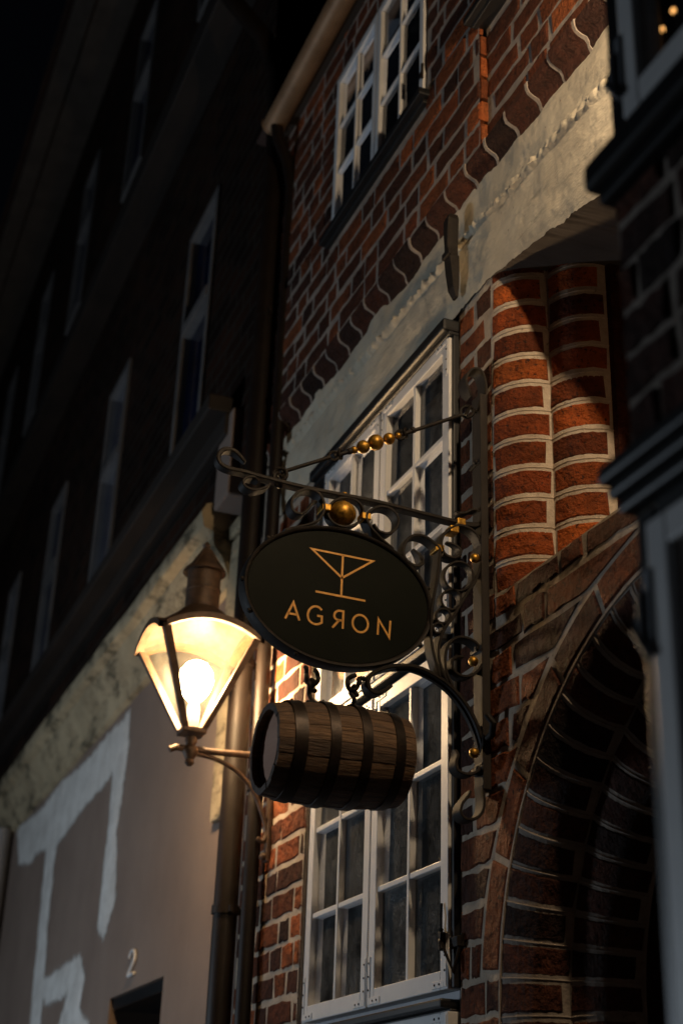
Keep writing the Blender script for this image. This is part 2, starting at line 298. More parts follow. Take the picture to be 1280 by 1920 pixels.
m, nt, b, o = new_mat("mossy_cream_ledge")
co = coords(nt)
c = ramp(nt, noise(nt, co, 3, 6, 0.65), [(0.3, (0.30, 0.24, 0.15)), (0.65, (0.52, 0.43, 0.28))])
c = mixc(nt, ramp(nt, noise(nt, coords(nt, (0.9, 1, 2.2)), 3.4, 7, 0.75), [(0.50, (0, 0, 0)), (0.62, (0.9, 0.9, 0.9))]), c, (0.055, 0.05, 0.03))
nt.links.new(c, b.inputs["Base Color"])
b.inputs["Roughness"].default_value = 0.9
bump(nt, b, noise(nt, co, 20, 6, 0.7), 0.6, 0.02)
MAT['ledge'] = m

def glass_mat(name, dust, dustcol, tint=(0.55, 0.58, 0.62), scale=60):
    m, nt, b, o = new_mat(name)
    nt.nodes.remove(b)
    tr = nd(nt, "ShaderNodeBsdfTransparent"); tr.inputs[0].default_value = (*tint, 1)
    gl = nd(nt, "ShaderNodeBsdfGlossy"); gl.inputs["Roughness"].default_value = 0.03
    gl.inputs[0].default_value = (0.9, 0.93, 1, 1)
    co = coords(nt)
    wav = nd(nt, "ShaderNodeBump", Strength=0.08, Distance=0.01)
    nt.links.new(noise(nt, co, 9, 2, 0.5), wav.inputs["Height"])
    nt.links.new(wav.outputs[0], gl.inputs["Normal"])
    fr = nd(nt, "ShaderNodeFresnel"); fr.inputs[0].default_value = 1.5
    mx = nt.nodes.new("ShaderNodeMixShader")
    nt.links.new(fr.outputs[0], mx.inputs[0]); nt.links.new(tr.outputs[0], mx.inputs[1]); nt.links.new(gl.outputs[0], mx.inputs[2])
    df = nd(nt, "ShaderNodeBsdfDiffuse"); df.inputs[0].default_value = (*dustcol, 1)
    big = ramp(nt, noise(nt, co, 4, 5, 0.7), [(0.35, (0.10, 0.10, 0.10)), (0.68, (1, 1, 1))])
    fine = ramp(nt, noise(nt, co, scale * 3, 6, 0.8), [(0.42, (0.12, 0.12, 0.12)), (0.68, (1, 1, 1))])
    f = mixc(nt, 1.0, big, fine, 'MULTIPLY')
    f = mixc(nt, 1.0, f, (dust, dust, dust), 'MULTIPLY')
    mx2 = nt.nodes.new("ShaderNodeMixShader")
    nt.links.new(f, mx2.inputs[0]); nt.links.new(mx.outputs[0], mx2.inputs[1]); nt.links.new(df.outputs[0], mx2.inputs[2])
    nt.links.new(mx2.outputs[0], o.inputs[0])
    return m
MAT['glass'] = glass_mat("old_dusty_window_glass", 0.62, (0.40, 0.42, 0.43))
MAT['glass_clean'] = glass_mat("dark_window_glass", 0.10, (0.35, 0.35, 0.36))
MAT['glass_blue'] = glass_mat("painted_reflection_glass", 0.8, (0.025, 0.035, 0.10), (0.12, 0.14, 0.22))  # blue reflection painted on the panes as a diffuse coat

# lantern pane: thin milky glass that lets light through and scatters some of it
m, nt, b, o = new_mat("milky_lantern_glass")
nt.nodes.remove(b)
tr = nd(nt, "ShaderNodeBsdfTransparent"); tr.inputs[0].default_value = (1.0, 0.93, 0.80, 1)
tl = nd(nt, "ShaderNodeBsdfTranslucent"); tl.inputs[0].default_value = (0.95, 0.86, 0.68, 1)
mx = nt.nodes.new("ShaderNodeMixShader")
co = coords(nt)
f = ramp(nt, noise(nt, coords(nt, (1, 1, 1.4)), 9, 5, 0.6), [(0.3, (0.008, 0.008, 0.008)), (0.7, (0.018, 0.018, 0.018))])
nt.links.new(f, mx.inputs[0]); nt.links.new(tr.outputs[0], mx.inputs[1]); nt.links.new(tl.outputs[0], mx.inputs[2])
nt.links.new(mx.outputs[0], o.inputs[0])
MAT['pane'] = m

def emit_mat(name, col, power):
    m, nt, b, o = new_mat(name)
    nt.nodes.remove(b)
    e = nd(nt, "ShaderNodeEmission", Strength=power)
    e.inputs[0].default_value = (*col, 1)
    nt.links.new(e.outputs[0], o.inputs[0])
    return m
MAT['bulb'] = emit_mat("glowing_bulb", (1.0, 0.71, 0.42), BULB_POWER)
MAT['glint_glow'] = emit_mat("warm_glint_glow", (1.0, 0.45, 0.12), 4.0)

m, nt, b, o = new_mat("barrel_oak")
at = nd(nt, "ShaderNodeAttribute", attribute_name="tint")
sep = nt.nodes.new("ShaderNodeSeparateColor")
nt.links.new(at.outputs["Color"], sep.inputs[0])
c = ramp(nt, sep.outputs[0], [(0.0, (0.075, 0.040, 0.021)), (1.0, (0.19, 0.108, 0.056))])
g = noise(nt, coords(nt, (1, 0.07, 1)), 120, 5, 0.7, 0.6)
c = mixc(nt, 0.85, c, ramp(nt, g, [(0.36, (0.35, 0.33, 0.31)), (0.55, (0.9, 0.88, 0.85)), (0.72, (1.7, 1.6, 1.45))]), 'MULTIPLY')
nt.links.new(c, b.inputs["Base Color"])
b.inputs["Roughness"].default_value = 0.6
bump(nt, b, g, 1.0, 0.006)
MAT['oak'] = m
MAT['barrel_head'] = plain("reddish_barrel_head", (0.42, 0.21, 0.13), (0.58, 0.33, 0.22), 0.7, 0, 9, 80, 0.4, 0.002, stretch=(0.2, 1, 1))
MAT['hoop'] = plain("black_barrel_hoop", (0.012, 0.010, 0.009), (0.045, 0.030, 0.022), 0.30, 0.6, 14, 60, 0.3, 0.002, r2=0.6)

m, nt, b, o = new_mat("cobbled_street")
vor = nd(nt, "ShaderNodeTexVoronoi", Scale=8.0)
nt.links.new(coords(nt), vor.inputs["Vector"])
nt.links.new(ramp(nt, vor.outputs["Distance"], [(0.0, (0.09, 0.085, 0.08)), (0.6, (0.04, 0.038, 0.036))]), b.inputs["Base Color"])
b.inputs["Roughness"].default_value = 0.7
MAT['cobble'] = m

# ------------------------------------------------------------------ mesh helpers
class MB:
    def __init__(self):
        self.v = []; self.f = []; self.mi = []; self.t = []
    def face(self, idx, mi=0, tint=(0.5, 0.5, 0.5)):
        self.f.append(tuple(idx)); self.mi.append(mi); self.t.append(tint)
    def add(self, verts, faces, mi=0, tint=(0.5, 0.5, 0.5)):
        o = len(self.v)
        self.v += [tuple(p) for p in verts]
        for f in faces: self.face([o + i for i in f], mi, tint)
    def box(self, x0, x1, y0, y1, z0, z1, mi=0, bev=0.0, tint=(0.5, 0.5, 0.5)):
        x0, x1 = min(x0, x1), max(x0, x1); y0, y1 = min(y0, y1), max(y0, y1); z0, z1 = min(z0, z1), max(z0, z1)
        if bev <= 0:
            vs = [(x, y, z) for x in (x0, x1) for y in (y0, y1) for z in (z0, z1)]
            self.add(vs, [(0, 1, 3, 2), (4, 6, 7, 5), (0, 4, 5, 1), (2, 3, 7, 6), (0, 2, 6, 4), (1, 5, 7, 3)], mi, tint)
            return
        bm = bmesh.new()
        bmesh.ops.create_cube(bm, size=1.0)
        for w in bm.verts:
            w.co = ((x0 + x1) / 2 + w.co.x * (x1 - x0), (y0 + y1) / 2 + w.co.y * (y1 - y0), (z0 + z1) / 2 + w.co.z * (z1 - z0))
        bmesh.ops.bevel(bm, geom=bm.edges[:], offset=bev, segments=2, profile=0.5, affect='EDGES')
        bm.verts.index_update()
        self.add([w.co[:] for w in bm.verts], [[w.index for w in f.verts] for f in bm.faces], mi, tint)
        bm.free()
    def sweep(self, rings, closed=False, cap=True, mi=0, tint=(0.5, 0.5, 0.5)):
        n = len(rings[0]); o = len(self.v)
        for r in rings: self.v += [tuple(p) for p in r]
        k = len(rings)
        for i in range(k if closed else k - 1):
            a = o + i * n; c = o + ((i + 1) % k) * n
            for j in range(n):
                self.face((a + j, a + (j + 1) % n, c + (j + 1) % n, c + j), mi, tint)
        if cap and not closed:
            self.face([o + j for j in range(n)][::-1], mi, tint)
            self.face([o + (k - 1) * n + j for j in range(n)], mi, tint)
    def tube(self, pts, r, n=10, closed=False, mi=0):
        pts = [Vector(p) for p in pts]
        rs = r if isinstance(r, (list, tuple)) else [r] * len(pts)
        rings = []; up = None
        k = len(pts)
        for i, p in enumerate(pts):
            if closed: t = pts[(i + 1) % k] - pts[i - 1]
            else: t = pts[min(i + 1, k - 1)] - pts[max(i - 1, 0)]
            t.normalize()
            if up is None:
                up = Vector((0, 0, 1)) if abs(t.z) < 0.9 else Vector((1, 0, 0))
            s = t.cross(up); s.normalize(); up = s.cross(t); up.normalize()
            rings.append([p + (s * math.cos(2 * math.pi * j / n) + up * math.sin(2 * math.pi * j / n)) * rs[i] for j in range(n)])
        self.sweep(rings, closed, True, mi)
    def lathe(self, prof, c, axis='Z', n=28, cap=True, mi=0):
        rings = []
        for (r, h) in prof:
            ring = []
            for j in range(n):
                a = 2 * math.pi * j / n
                u, w = r * math.cos(a), r * math.sin(a)
                if axis == 'Z': ring.append((c[0] + u, c[1] + w, c[2] + h))
                elif axis == 'Y': ring.append((c[0] + u, c[1] + h, c[2] + w))
                else: ring.append((c[0] + h, c[1] + u, c[2] + w))
            rings.append(ring)
        self.sweep(rings, False, cap, mi)
    def ball(self, c, r, n=16, sq=(1, 1, 1), mi=0):
        prof = []
        k = n // 2 + 2
        rings = []
        for i in range(1, k):
            a = math.pi * i / k
            rings.append([(c[0] + r * sq[0] * math.sin(a) * math.cos(2 * math.pi * j / n), c[1] + r * sq[1] * math.sin(a) * math.sin(2 * math.pi * j / n), c[2] - r * sq[2] * math.cos(a)) for j in range(n)])
        self.sweep(rings, False, True, mi)
    def strip(self, pts, x, w, t, taper=(1, 1), smooth=6, closed=False, mi=0):
        """flat iron bar laid along a curve in a plane of constant X: w is its width along X, t its thickness"""
        q = catmull(pts, smooth, closed)
        k = len(q); rings = []
        for i in range(k):
            if closed: a, c = q[i - 1], q[(i + 1) % k]
            else: a, c = q[max(i - 1, 0)], q[min(i + 1, k - 1)]
            ty, tz = c[0] - a[0], c[1] - a[1]
            l = math.hypot(ty, tz) or 1; ty /= l; tz /= l
            ny, nz = -tz, ty
            f = i / max(k - 1, 1)
            s = 1.0
            if not closed:
                if taper[0] < 1 and f < 0.12: s = taper[0] + (1 - taper[0]) * f / 0.12
                if taper[1] < 1 and f > 0.88: s = min(s, taper[1] + (1 - taper[1]) * (1 - f) / 0.12)
            hw, ht = w / 2 * s, t / 2 * (0.6 + 0.4 * s)
            e = min(hw, ht) * 0.45
            sec = [(-hw, -ht + e), (-hw + e, -ht), (hw - e, -ht), (hw, -ht + e), (hw, ht - e), (hw - e, ht), (-hw + e, ht), (-hw, ht - e)]
            rings.append([(x + u, q[i][0] + ny * h, q[i][1] + nz * h) for u, h in sec])
        self.sweep(rings, closed, True, mi)
    def build(self, name, mats, parent=None, smooth=None, root=None):
        """root: the thing whose origin the mesh is local to"""
        loc = Vector(root.location) if root is not None else Vector((0, 0, 0))
        me = bpy.data.meshes.new(name)
        me.from_pydata([(Vector(p) - loc)[:] for p in self.v], [], self.f)
        for mm in (mats if isinstance(mats, (list, tuple)) else [mats]): me.materials.append(MAT[mm])
        me.polygons.foreach_set("material_index", self.mi)
        at = me.color_attributes.new("tint", 'FLOAT_COLOR', 'CORNER')
        buf = []
        for f, t in zip(self.f, self.t): buf += [t[0], t[1], t[2], 1.0] * len(f)
        at.data.foreach_set("color", buf)
        bm = bmesh.new(); bm.from_mesh(me)
        bmesh.ops.recalc_face_normals(bm, faces=bm.faces[:])
        if smooth is not None:
            for f in bm.faces: f.smooth = True
            for e in bm.edges:
                if len(e.link_faces) == 2 and e.calc_face_angle(0) > R(smooth): e.smooth = False
        bm.to_mesh(me); bm.free()
        o = bpy.data.objects.new(name, me)
        COL.objects.link(o)
        if parent is not None: o.parent = parent
        return o

def catmull(pts, n=6, closed=False):
    if n <= 1: return list(pts)
    k = len(pts); out = []
    for i in range(k if closed else k - 1):
        if closed: p = [pts[(i + d) % k] for d in (-1, 0, 1, 2)]
        else: p = [pts[max(i - 1, 0)], pts[i], pts[i + 1], pts[min(i + 2, k - 1)]]
        for j in range(n):
            t = j / n
            out.append(tuple(0.5 * (2 * p[1][d] + (p[2][d] - p[0][d]) * t + (2 * p[0][d] - 5 * p[1][d] + 4 * p[2][d] - p[3][d]) * t * t + (3 * p[1][d] - p[0][d] - 3 * p[2][d] + p[3][d]) * t ** 3) for d in range(len(p[0]))))
    if not closed: out.append(tuple(pts[-1]))
    return out

def tag(o, label=None, cat=None, group=None, kind=None):
    if label: o["label"] = label
    if cat: o["category"] = cat
    if group: o["group"] = group
    if kind: o["kind"] = kind
    return o

def thing(name, label, cat, loc=(0, 0, 0), group=None):
    o = bpy.data.objects.new(name, None)
    o.empty_display_size = 0.1
    o.location = loc
    COL.objects.link(o)
    return tag(o, label, cat, group)

# ------------------------------------------------------------------ brickwork
def brick(mb, q, mp, wtop, bev, tint, nu=5, jit=0.0048, back=-0.014, mi=0):
    """q: four (u,v) corners, bottom left first, anticlockwise; mp maps (u,v,w) to the wall"""
    (a, b_, c, d) = q
    j = lambda s=1: rng.uniform(-jit, jit) * s
    bot = [(a[0] + (b_[0] - a[0]) * i / nu + (j() if i in (0, nu) else 0), a[1] + (b_[1] - a[1]) * i / nu + j()) for i in range(nu + 1)]
    top = [(d[0] + (c[0] - d[0]) * i / nu + (j() if i in (0, nu) else 0), d[1] + (c[1] - d[1]) * i / nu + j()) for i in range(nu + 1)]
    def inset(bt, tp, e):
        B = []; T = []
        for i in range(nu + 1):
            bx, by = bt[i]; tx, ty = tp[i]
            L = math.hypot(tx - bx, ty - by) or 1
            s = e / L
            bx2, by2, tx2, ty2 = bx + (tx - bx) * s, by + (ty - by) * s, tx + (bx - tx) * s, ty + (by - ty) * s
            if i == 0:
                w = max(math.hypot(bt[1][0] - bx, bt[1][1] - by), 1e-4)
                bx2 += (bt[1][0] - bx) / w * e; by2 += (bt[1][1] - by) / w * e
                tx2 += (tp[1][0] - tx) / w * e; ty2 += (tp[1][1] - ty) / w * e
            if i == nu:
                w = max(math.hypot(bt[-2][0] - bx, bt[-2][1] - by), 1e-4)
                bx2 += (bt[-2][0] - bx) / w * e; by2 += (bt[-2][1] - by) / w * e
                tx2 += (tp[-2][0] - tx) / w * e; ty2 += (tp[-2][1] - ty) / w * e
            B.append((bx2, by2)); T.append((tx2, ty2))
        return B, T
    bi, ti = inset(bot, top, bev)
    tilt = rng.uniform(-0.002, 0.002)
    loops = []
    for (B, T, w) in ((bot, top, back), (bot, top, wtop - bev * 0.8), (bi, ti, wtop)):
        ring = [mp(p[0], p[1], w - (tilt if w > 0 else 0)) for p in B] + [mp(p[0], p[1], w + (tilt if w > 0 else 0)) for p in reversed(T)]
        loops.append(ring)
    o = len(mb.v); n = 2 * (nu + 1)
    for l in loops: mb.v += [tuple(p) for p in l]
    for k in range(2):
        for i in range(n):
            mb.face((o + k * n + i, o + k * n + (i + 1) % n, o + (k + 1) * n + (i + 1) % n, o + (k + 1) * n + i), mi, tint)
    f = o + 2 * n
    for i in range(nu):
        mb.face((f + i, f + i + 1, f + n - 2 - i, f + n - 1 - i), mi, tint)

def rtint(lo=0.0, hi=1.0):
    return (lo + (hi - lo) * (rng.random() ** 1.25 if rng.random() > .12 else 0.02), rng.random(), rng.random())

def course(mb, mp, v0, v1, segs, k, L=0.245, H=0.115, joint=0.016, proud=0.006, tint=(0, 1), bev=0.006):
    """one course: segs are ((left at bottom, left at top), (right at bottom, right at top))"""
    for (ul, ur) in segs:
        u = math.floor(min(ul) / (L + H + 2 * joint)) * (L + H + 2 * joint) - (0.19 if k % 2 else 0.0) - 0.4 + rng.uniform(-.03, .03)
        s = 0
        lo, hi = max(ul), min(ur)
        while u < hi:
            w = (L if s % 2 == 0 else H) * rng.uniform(0.94, 1.06)
            if rng.random() < 0.12: s += 1
            a, b_ = u, u + w
            u = b_ + joint * rng.uniform(0.8, 1.25); s += 1
            if b_ < lo + 0.03 or a > hi - 0.03: continue
            A0 = A1 = a; B0 = B1 = b_
            if a < lo + 0.03: A0, A1 = ul
            if b_ > hi - 0.035: B0, B1 = ur
            brick(mb, ((A0, v0), (B0, v0), (B1, v1), (A1, v1)), mp, proud + rng.uniform(-0.002, 0.003), bev, rtint(*tint))
            if b_ > hi - 0.035: break

def flat(Y):
    return lambda u, v, w: (u, Y - w, v)

CH = 0.098       # course height
JT = 0.016

# ------------------------------------------------------------------ the street
g = MB(); g.add([(-60, -60, 0), (60, -60, 0), (60, 60, 0), (-60, 60, 0)], [(0, 1, 2, 3)])
tag(g.build("street", 'cobble'), kind="structure")

# ------------------------------------------------------------------ brick house
house = thing("brick_house", "old red brick house with white gridded windows, a cream beam and a round arched portal", "house", (-3.5, 0, 0))
WX0, WX1 = -4.975, -3.668        # opening of the tall window
NX = -3.436                      # left edge of niche and portal jambs
NZ0, NZ1 = 3.165, 4.31           # niche
ACX, ACZ, AR = -2.475, 2.02, 0.961
RING = 0.105
XL = -5.72                       # left corner of the house
XR = 1.5
RR = 0.13                        # radius of the roll mouldings

def arch_x(v, r):
    if v <= ACZ: return ACX - r
    d = r * r - (v - ACZ) ** 2
    return ACX - math.sqrt(d) if d > 0 else ACX

# lower front
w = MB()
k = 0
z = 0.06
while z < 4.55:
    v0, v1 = z, min(z + CH - JT, 4.60)
    segs = []
    mid = (v0 + v1) / 2
    left_r = WX0 if mid < 4.30 else None
    if mid < 4.30:
        segs.append(((XL, XL), (WX0 - 0.004, WX0 - 0.004)))
        l = WX1 + 0.004
    else:
        l = XL
    # right of the window
    if v1 > NZ0 and mid < NZ1:
        if v0 < NZ0: segs.append(((l, l), (-1.55, -1.55))) if False else segs.append(((l, l), (NX - 0.004,) * 2))
        else: segs.append(((l, l), (NX - 0.004,) * 2))
    elif mid >= NZ1:
        pass
    elif v0 >= ACZ + AR + RING:
        segs.append(((l, l), (-1.45, -1.45)))
    elif v1 > 2.13:
        a0, a1 = arch_x(v0, AR + RING + 0.014), arch_x(v1, AR + RING + 0.014)
        if a1 > a0 + 0.5: a1 = a0 + 0.5
        segs.append(((l, l), (a0, a1)))
    else:
        segs.append(((l, l), (NX - 0.004,) * 2))
    course(w, flat(0), v0, v1, segs, k)
    k += 1; z += CH
course(w, flat(0), 3.100, NZ0 - 0.003, [((NX + 0.010,) * 2, (-1.45, -1.45))], 1)
# flat ring of long bricks round the arch
th = R(6)
while th < R(112):
    dth = rng.uniform(0.20, 0.27) / AR
    r0, r1 = AR + 0.013, AR + RING - 0.004
    mpr = lambda u, v, ww: (ACX - v * math.cos(u), -ww, ACZ + v * math.sin(u))
    brick(w, ((th, r0), (th + dth, r0), (th + dth, r1), (th, r1)), mpr, 0.008, 0.006, rtint(), nu=5, jit=0.0015)
    th += dth + JT * 1.1 / AR
# mortar sheet behind the bricks, with the openings left free
MY = -0.003
def sheet(x0, x1, z0, z1, y=MY, mi=1):
    w.add([(x0, y, z0), (x1, y, z0), (x1, y, z1), (x0, y, z1)], [(0, 1, 2, 3)], mi)
sheet(XL, WX0, 0, 4.30); sheet(XL, WX1, 4.30, 4.70)
sheet(WX1, NX, 0, ACZ); sheet(WX1, NX, NZ0, 4.70); sheet(NX, -1.45, NZ1, 4.70)
for i in range(24):                     # between the jamb and the niche sill, round the arch
    a0, a1 = math.pi * i / 24, math.pi * (i + 1) / 24
    p0 = (ACX - AR * math.cos(a0), ACZ + AR * math.sin(a0)); p1 = (ACX - AR * math.cos(a1), ACZ + AR * math.sin(a1))
    w.add([(p0[0], MY, p0[1]), (p1[0], MY, p1[1]), (p1[0], MY, NZ0), (p0[0], MY, NZ0)], [(0, 1, 2, 3)], 1)
sheet(WX1, NX, ACZ, NZ0)
w.box(WX0 - 0.02, WX0, 0.002, 0.20, 0, 4.30, 1); w.box(WX1, WX1 + 0.02, 0.002, 0.20, 0, 4.30, 1)   # reveals
w.box(XL, XL + 0.02, 0.002, 6, 0, 6.6, 1)
w.add([(NX, 0.002, NZ0), (-1.45, 0.002, NZ0), (-1.45, 0.9, NZ0), (NX, 0.9, NZ0)], [(0, 1, 2, 3)], 1)   # niche sill
w.build("wall", ['brick', 'mortar'], house, root=house)

# niche jamb: two quarter-round rolls stepping inwards, one moulded brick per roll and course
def roll_map(x0, y0):
    return lambda u, v, ww: (x0 + (RR + ww) * math.sin(u / RR), y0 + RR - (RR + ww) * math.cos(u / RR), v)
QL = RR * math.pi / 2
def jamb(z0, z1, name, mats, back_y, tint):
    n = MB()
    for o in range(2):
        x0, y0 = NX + o * RR, o * RR
        mp = roll_map(x0, y0)
        zz = z0; kk = o
        while zz < z1 - 0.01:
            v0, v1 = zz, min(zz + CH - JT * 0.95, z1)
            e0 = 0.004 if kk % 2 else 0.010
            e1 = QL - (0.006 if (kk + o) % 2 else rng.uniform(0.016, 0.03))
            brick(n, ((e0, v0), (e1, v0), (e1, v1), (e0, v1)), mp, 0.006, 0.007, rtint(*tint), nu=12, jit=0.0016)
            kk += 1; zz += CH
        ring = []
        for zc in (z0 - 0.02, z1):
            ring.append([mp(QL * i / 12, zc, 0.0042) for i in range(13)])
        for i in range(12):
            n.add([ring[0][i], ring[0][i + 1], ring[1][i + 1], ring[1][i]], [(0, 1, 2, 3)], 1)
        # struck ridge along each bed joint
        zz = z0 - JT * 0.5
        while zz < z1:
            pts = [mp(QL * i / 12, zz + rng.uniform(-.0015, .0015), 0.0042) for i in range(13)]
            n.tube(pts, 0.0028, 5, False, 1)
            zz += CH
        n.tube([mp(QL, z0 + (z1 - z0) * i / 12, -0.001) for i in range(13)], 0.005, 5, False, 1)
    xb = NX + 2 * RR
    n.box(xb, xb + 0.03, 2 * RR, back_y, z0 - 0.02, z1, 0, 0, (0, 0, 0))
    n.build(name, mats, house, root=house, smooth=35)
jamb(NZ0 + 0.004, NZ1 + 0.02, "niche_moulding", ['brick_smooth', 'mortar'], 0.62, (0.1, 1.0))
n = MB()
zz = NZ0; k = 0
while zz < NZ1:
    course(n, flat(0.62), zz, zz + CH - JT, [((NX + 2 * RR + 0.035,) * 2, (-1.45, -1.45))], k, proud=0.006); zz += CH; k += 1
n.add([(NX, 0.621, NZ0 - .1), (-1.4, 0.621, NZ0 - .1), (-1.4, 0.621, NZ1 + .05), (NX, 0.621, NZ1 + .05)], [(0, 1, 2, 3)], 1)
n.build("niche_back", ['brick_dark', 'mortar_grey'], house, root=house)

# portal: straight jamb, then the rolls follow the arch
n = MB()
def portal_pt(t, s, ww, o):
    """t runs up the jamb then round the arch; s across the roll"""
    a = s / RR
    dx = o * RR + (RR + ww) * math.sin(a); dy = o * RR + RR - (RR + ww) * math.cos(a)
    zt = ACZ
    if t <= zt: return (ACX - AR + dx, dy, t)
    th = (t - zt) / AR
    return (ACX - (AR - dx) * math.cos(th), dy, ACZ + (AR - dx) * math.sin(th))
TEND = ACZ + AR * R(135)
for o in range(2):
    mp = lambda u, v, ww, o=o: portal_pt(v, u, ww, o)
    t = 0.05; kk = o
    while t < TEND:
        v0, v1 = t, t + CH - JT
        e1 = QL - (0.004 if kk % 2 else 0.022)
        brick(n, ((0.004, v0), (e1, v0), (e1, v1), (0.004, v1)), mp, 0.006, 0.007, rtint(0, 0.9), nu=12, jit=0.0016)
        t += CH; kk += 1
    N = 80
    grid = [[mp(QL * i / 10, 0.0 + TEND * j / N, 0.0036) for i in range(11)] for j in range(N + 1)]
    for j in range(N):
        for i in range(10):
            n.add([grid[j][i], grid[j][i + 1], grid[j + 1][i + 1], grid[j + 1][i]], [(0, 1, 2, 3)], 1)
    t = 0.05 - JT / 2
    while t < TEND:
        n.tube([mp(QL * i / 12, t, 0.0036) for i in range(13)], 0.003, 5, False, 1); t += CH
    for e in ((0.0,) if o == 0 else ()) + (QL,):
        n.tube([mp(e, 0.05 + (TEND - 0.05) * j / N, 0.003) for j in range(N + 1)], 0.006, 5, False, 1)
# plain reveal behind the rolls
N = 60
def rev(t, y):
    d = 2 * RR
    if t <= ACZ: return (ACX - AR + d, y, t)
    th = (t - ACZ) / AR
    return (ACX - (AR - d) * math.cos(th), y, ACZ + (AR - d) * math.sin(th))
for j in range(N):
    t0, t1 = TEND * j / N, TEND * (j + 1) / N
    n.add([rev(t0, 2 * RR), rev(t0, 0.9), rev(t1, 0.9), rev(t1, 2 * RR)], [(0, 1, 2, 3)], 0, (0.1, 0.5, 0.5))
n.build("portal_moulding", ['brick_dark', 'mortar_grey'], house, root=house, smooth=35)  # shade of the portal put into darker brick and mortar colours
d = MB()
for i in range(12):
    d.box(-3.3 + i * 0.14, -3.3 + i * 0.14 + 0.136, 0.84, 0.9, 0, 3.1, 0, 0.004)
dr = d.build("door", 'dark_wood', house, root=house)
d = MB(); d.tube([(-2.6, 0.84, 1.05), (-2.6, 0.78, 1.05), (-2.48, 0.78, 1.05)], 0.012, 8)
d.build("handle", 'iron', dr, root=house)

# cream beam with an uneven, hand-rendered face
bmx = MB()
def beam_bottom(x):
    P = [(-5.75, 4.29), (-3.72, 4.285), (-3.45, 4.285), (-3.2, 4.24), (-2.7, 4.12), (-1.4, 4.08)]
    for a, c in zip(P, P[1:]):
        if x <= c[0]: return a[1] + (c[1] - a[1]) * (x - a[0]) / (c[0] - a[0])
    return P[-1][1]
def ridge(x): return 4.60 - 0.03 * (x + 5.6) if x < -3.7 else 4.543 - 0.066 * (x + 3.7)
from mathutils import noise as mnoise
NXB, NZB = 760, 44
rows = []
for i in range(NXB + 1):
    x = XL + 0.10 + (-1.4 - XL - 0.10) * i / NXB
    zb, zr, zt = beam_bottom(x), ridge(x), 4.72
    col = []
    for j in range(NZB + 1):
        f = j / NZB
        if f < 0.6: z = zb + (zr - zb) * f / 0.6
        else: z = zr + (zt - zr) * (f - 0.6) / 0.4
        nz = mnoise.noise(Vector((x * 3.0, z * 9, 1.3))) * 0.008 + mnoise.noise(Vector((x * 11, z * 18, 4.1))) * 0.004
        y = -0.020 - nz
        if f > 0.62: y += 0.012                       # upper strip sits back
        if 0.56 < f < 0.63: y -= 0.010 + 0.012 * mnoise.noise(Vector((x * 25, 3, 2))) + 0.012 * max(0, mnoise.noise(Vector((x * 70, j * .9, 2))))
        if 0.53 < f < 0.57 and x < -3.5: y += 0.010 + 0.006 * mnoise.noise(Vector((x * 9, 1, 8)))
        y -= 0.0013 * mnoise.noise(Vector((x * 40, z * 60, 7))) + 0.0035 * max(0, mnoise.noise(Vector((x * 8, z * 40, 11))) - .25)
        if f < 0.10: y += 0.010 * (0.10 - f) / 0.10
        if j == 0: z += 0.006 * mnoise.noise(Vector((x * 60, 7, 1))) + 0.010 * mnoise.noise(Vector((x * 14, 7, 1)))
        col.append((x, y, z))
    col.insert(0, (x, 0.05, zb + 0.006))
    col.insert(0, (x, 0.62, zb + 0.006))
    rows.append(col)
o = len(bmx.v); nn = NZB + 3
for c in rows: bmx.v += c
for i in range(NXB):
    for j in range(nn - 1):
        bmx.face((o + i * nn + j, o + (i + 1) * nn + j, o + (i + 1) * nn + j + 1, o + i * nn + j + 1), 1 if j <= 1 else 0)
bmx.add([rows[0][0], *rows[0][1:], (rows[0][0][0], 0.62, 4.72)], [tuple(range(nn + 1))])
bmx.build("beam", ['limewash', 'eaves'], house, root=house, smooth=40)

# moulded frieze course
UY = -0.055
fr = MB()
prof = [(0.03, 4.668), (0.000, 4.672), (-0.012, 4.690), (-0.014, 4.706), (-0.022, 4.720), (-0.040, 4.727), (-0.056, 4.736), (-0.064, 4.752), (-0.066, 4.774), (-0.048, 4.784), (0.03, 4.784)]
def frieze_piece(x0, x1, shrink, mi, tint):
    n = len(prof); cy, cz = 0.0, 4.74
    def ring(x): return [(x + rng.uniform(-.002, .002), p[0] + (cy - p[0]) * shrink, p[1] + (cz - p[1]) * shrink) for p in prof]
    fr.sweep([ring(x0), ring(x0 + 0.005), ring((x0 + x1) / 2), ring(x1 - 0.005), ring(x1)], False, True, mi, tint)
x = -5.69
while x < -1.45:
    wd = 0.146 + rng.uniform(-.010, .010)
    frieze_piece(x + 0.007, x + wd - 0.007, rng.uniform(-0.04, 0.08), 0, rtint(0, 0.7))
    frieze_piece(x - 0.007, x + 0.007, 0.0, 1, (0, 0, 0))
    x += wd
fr.build("frieze", ['brick_dark', 'mortar_grey'], house, root=house, smooth=50)

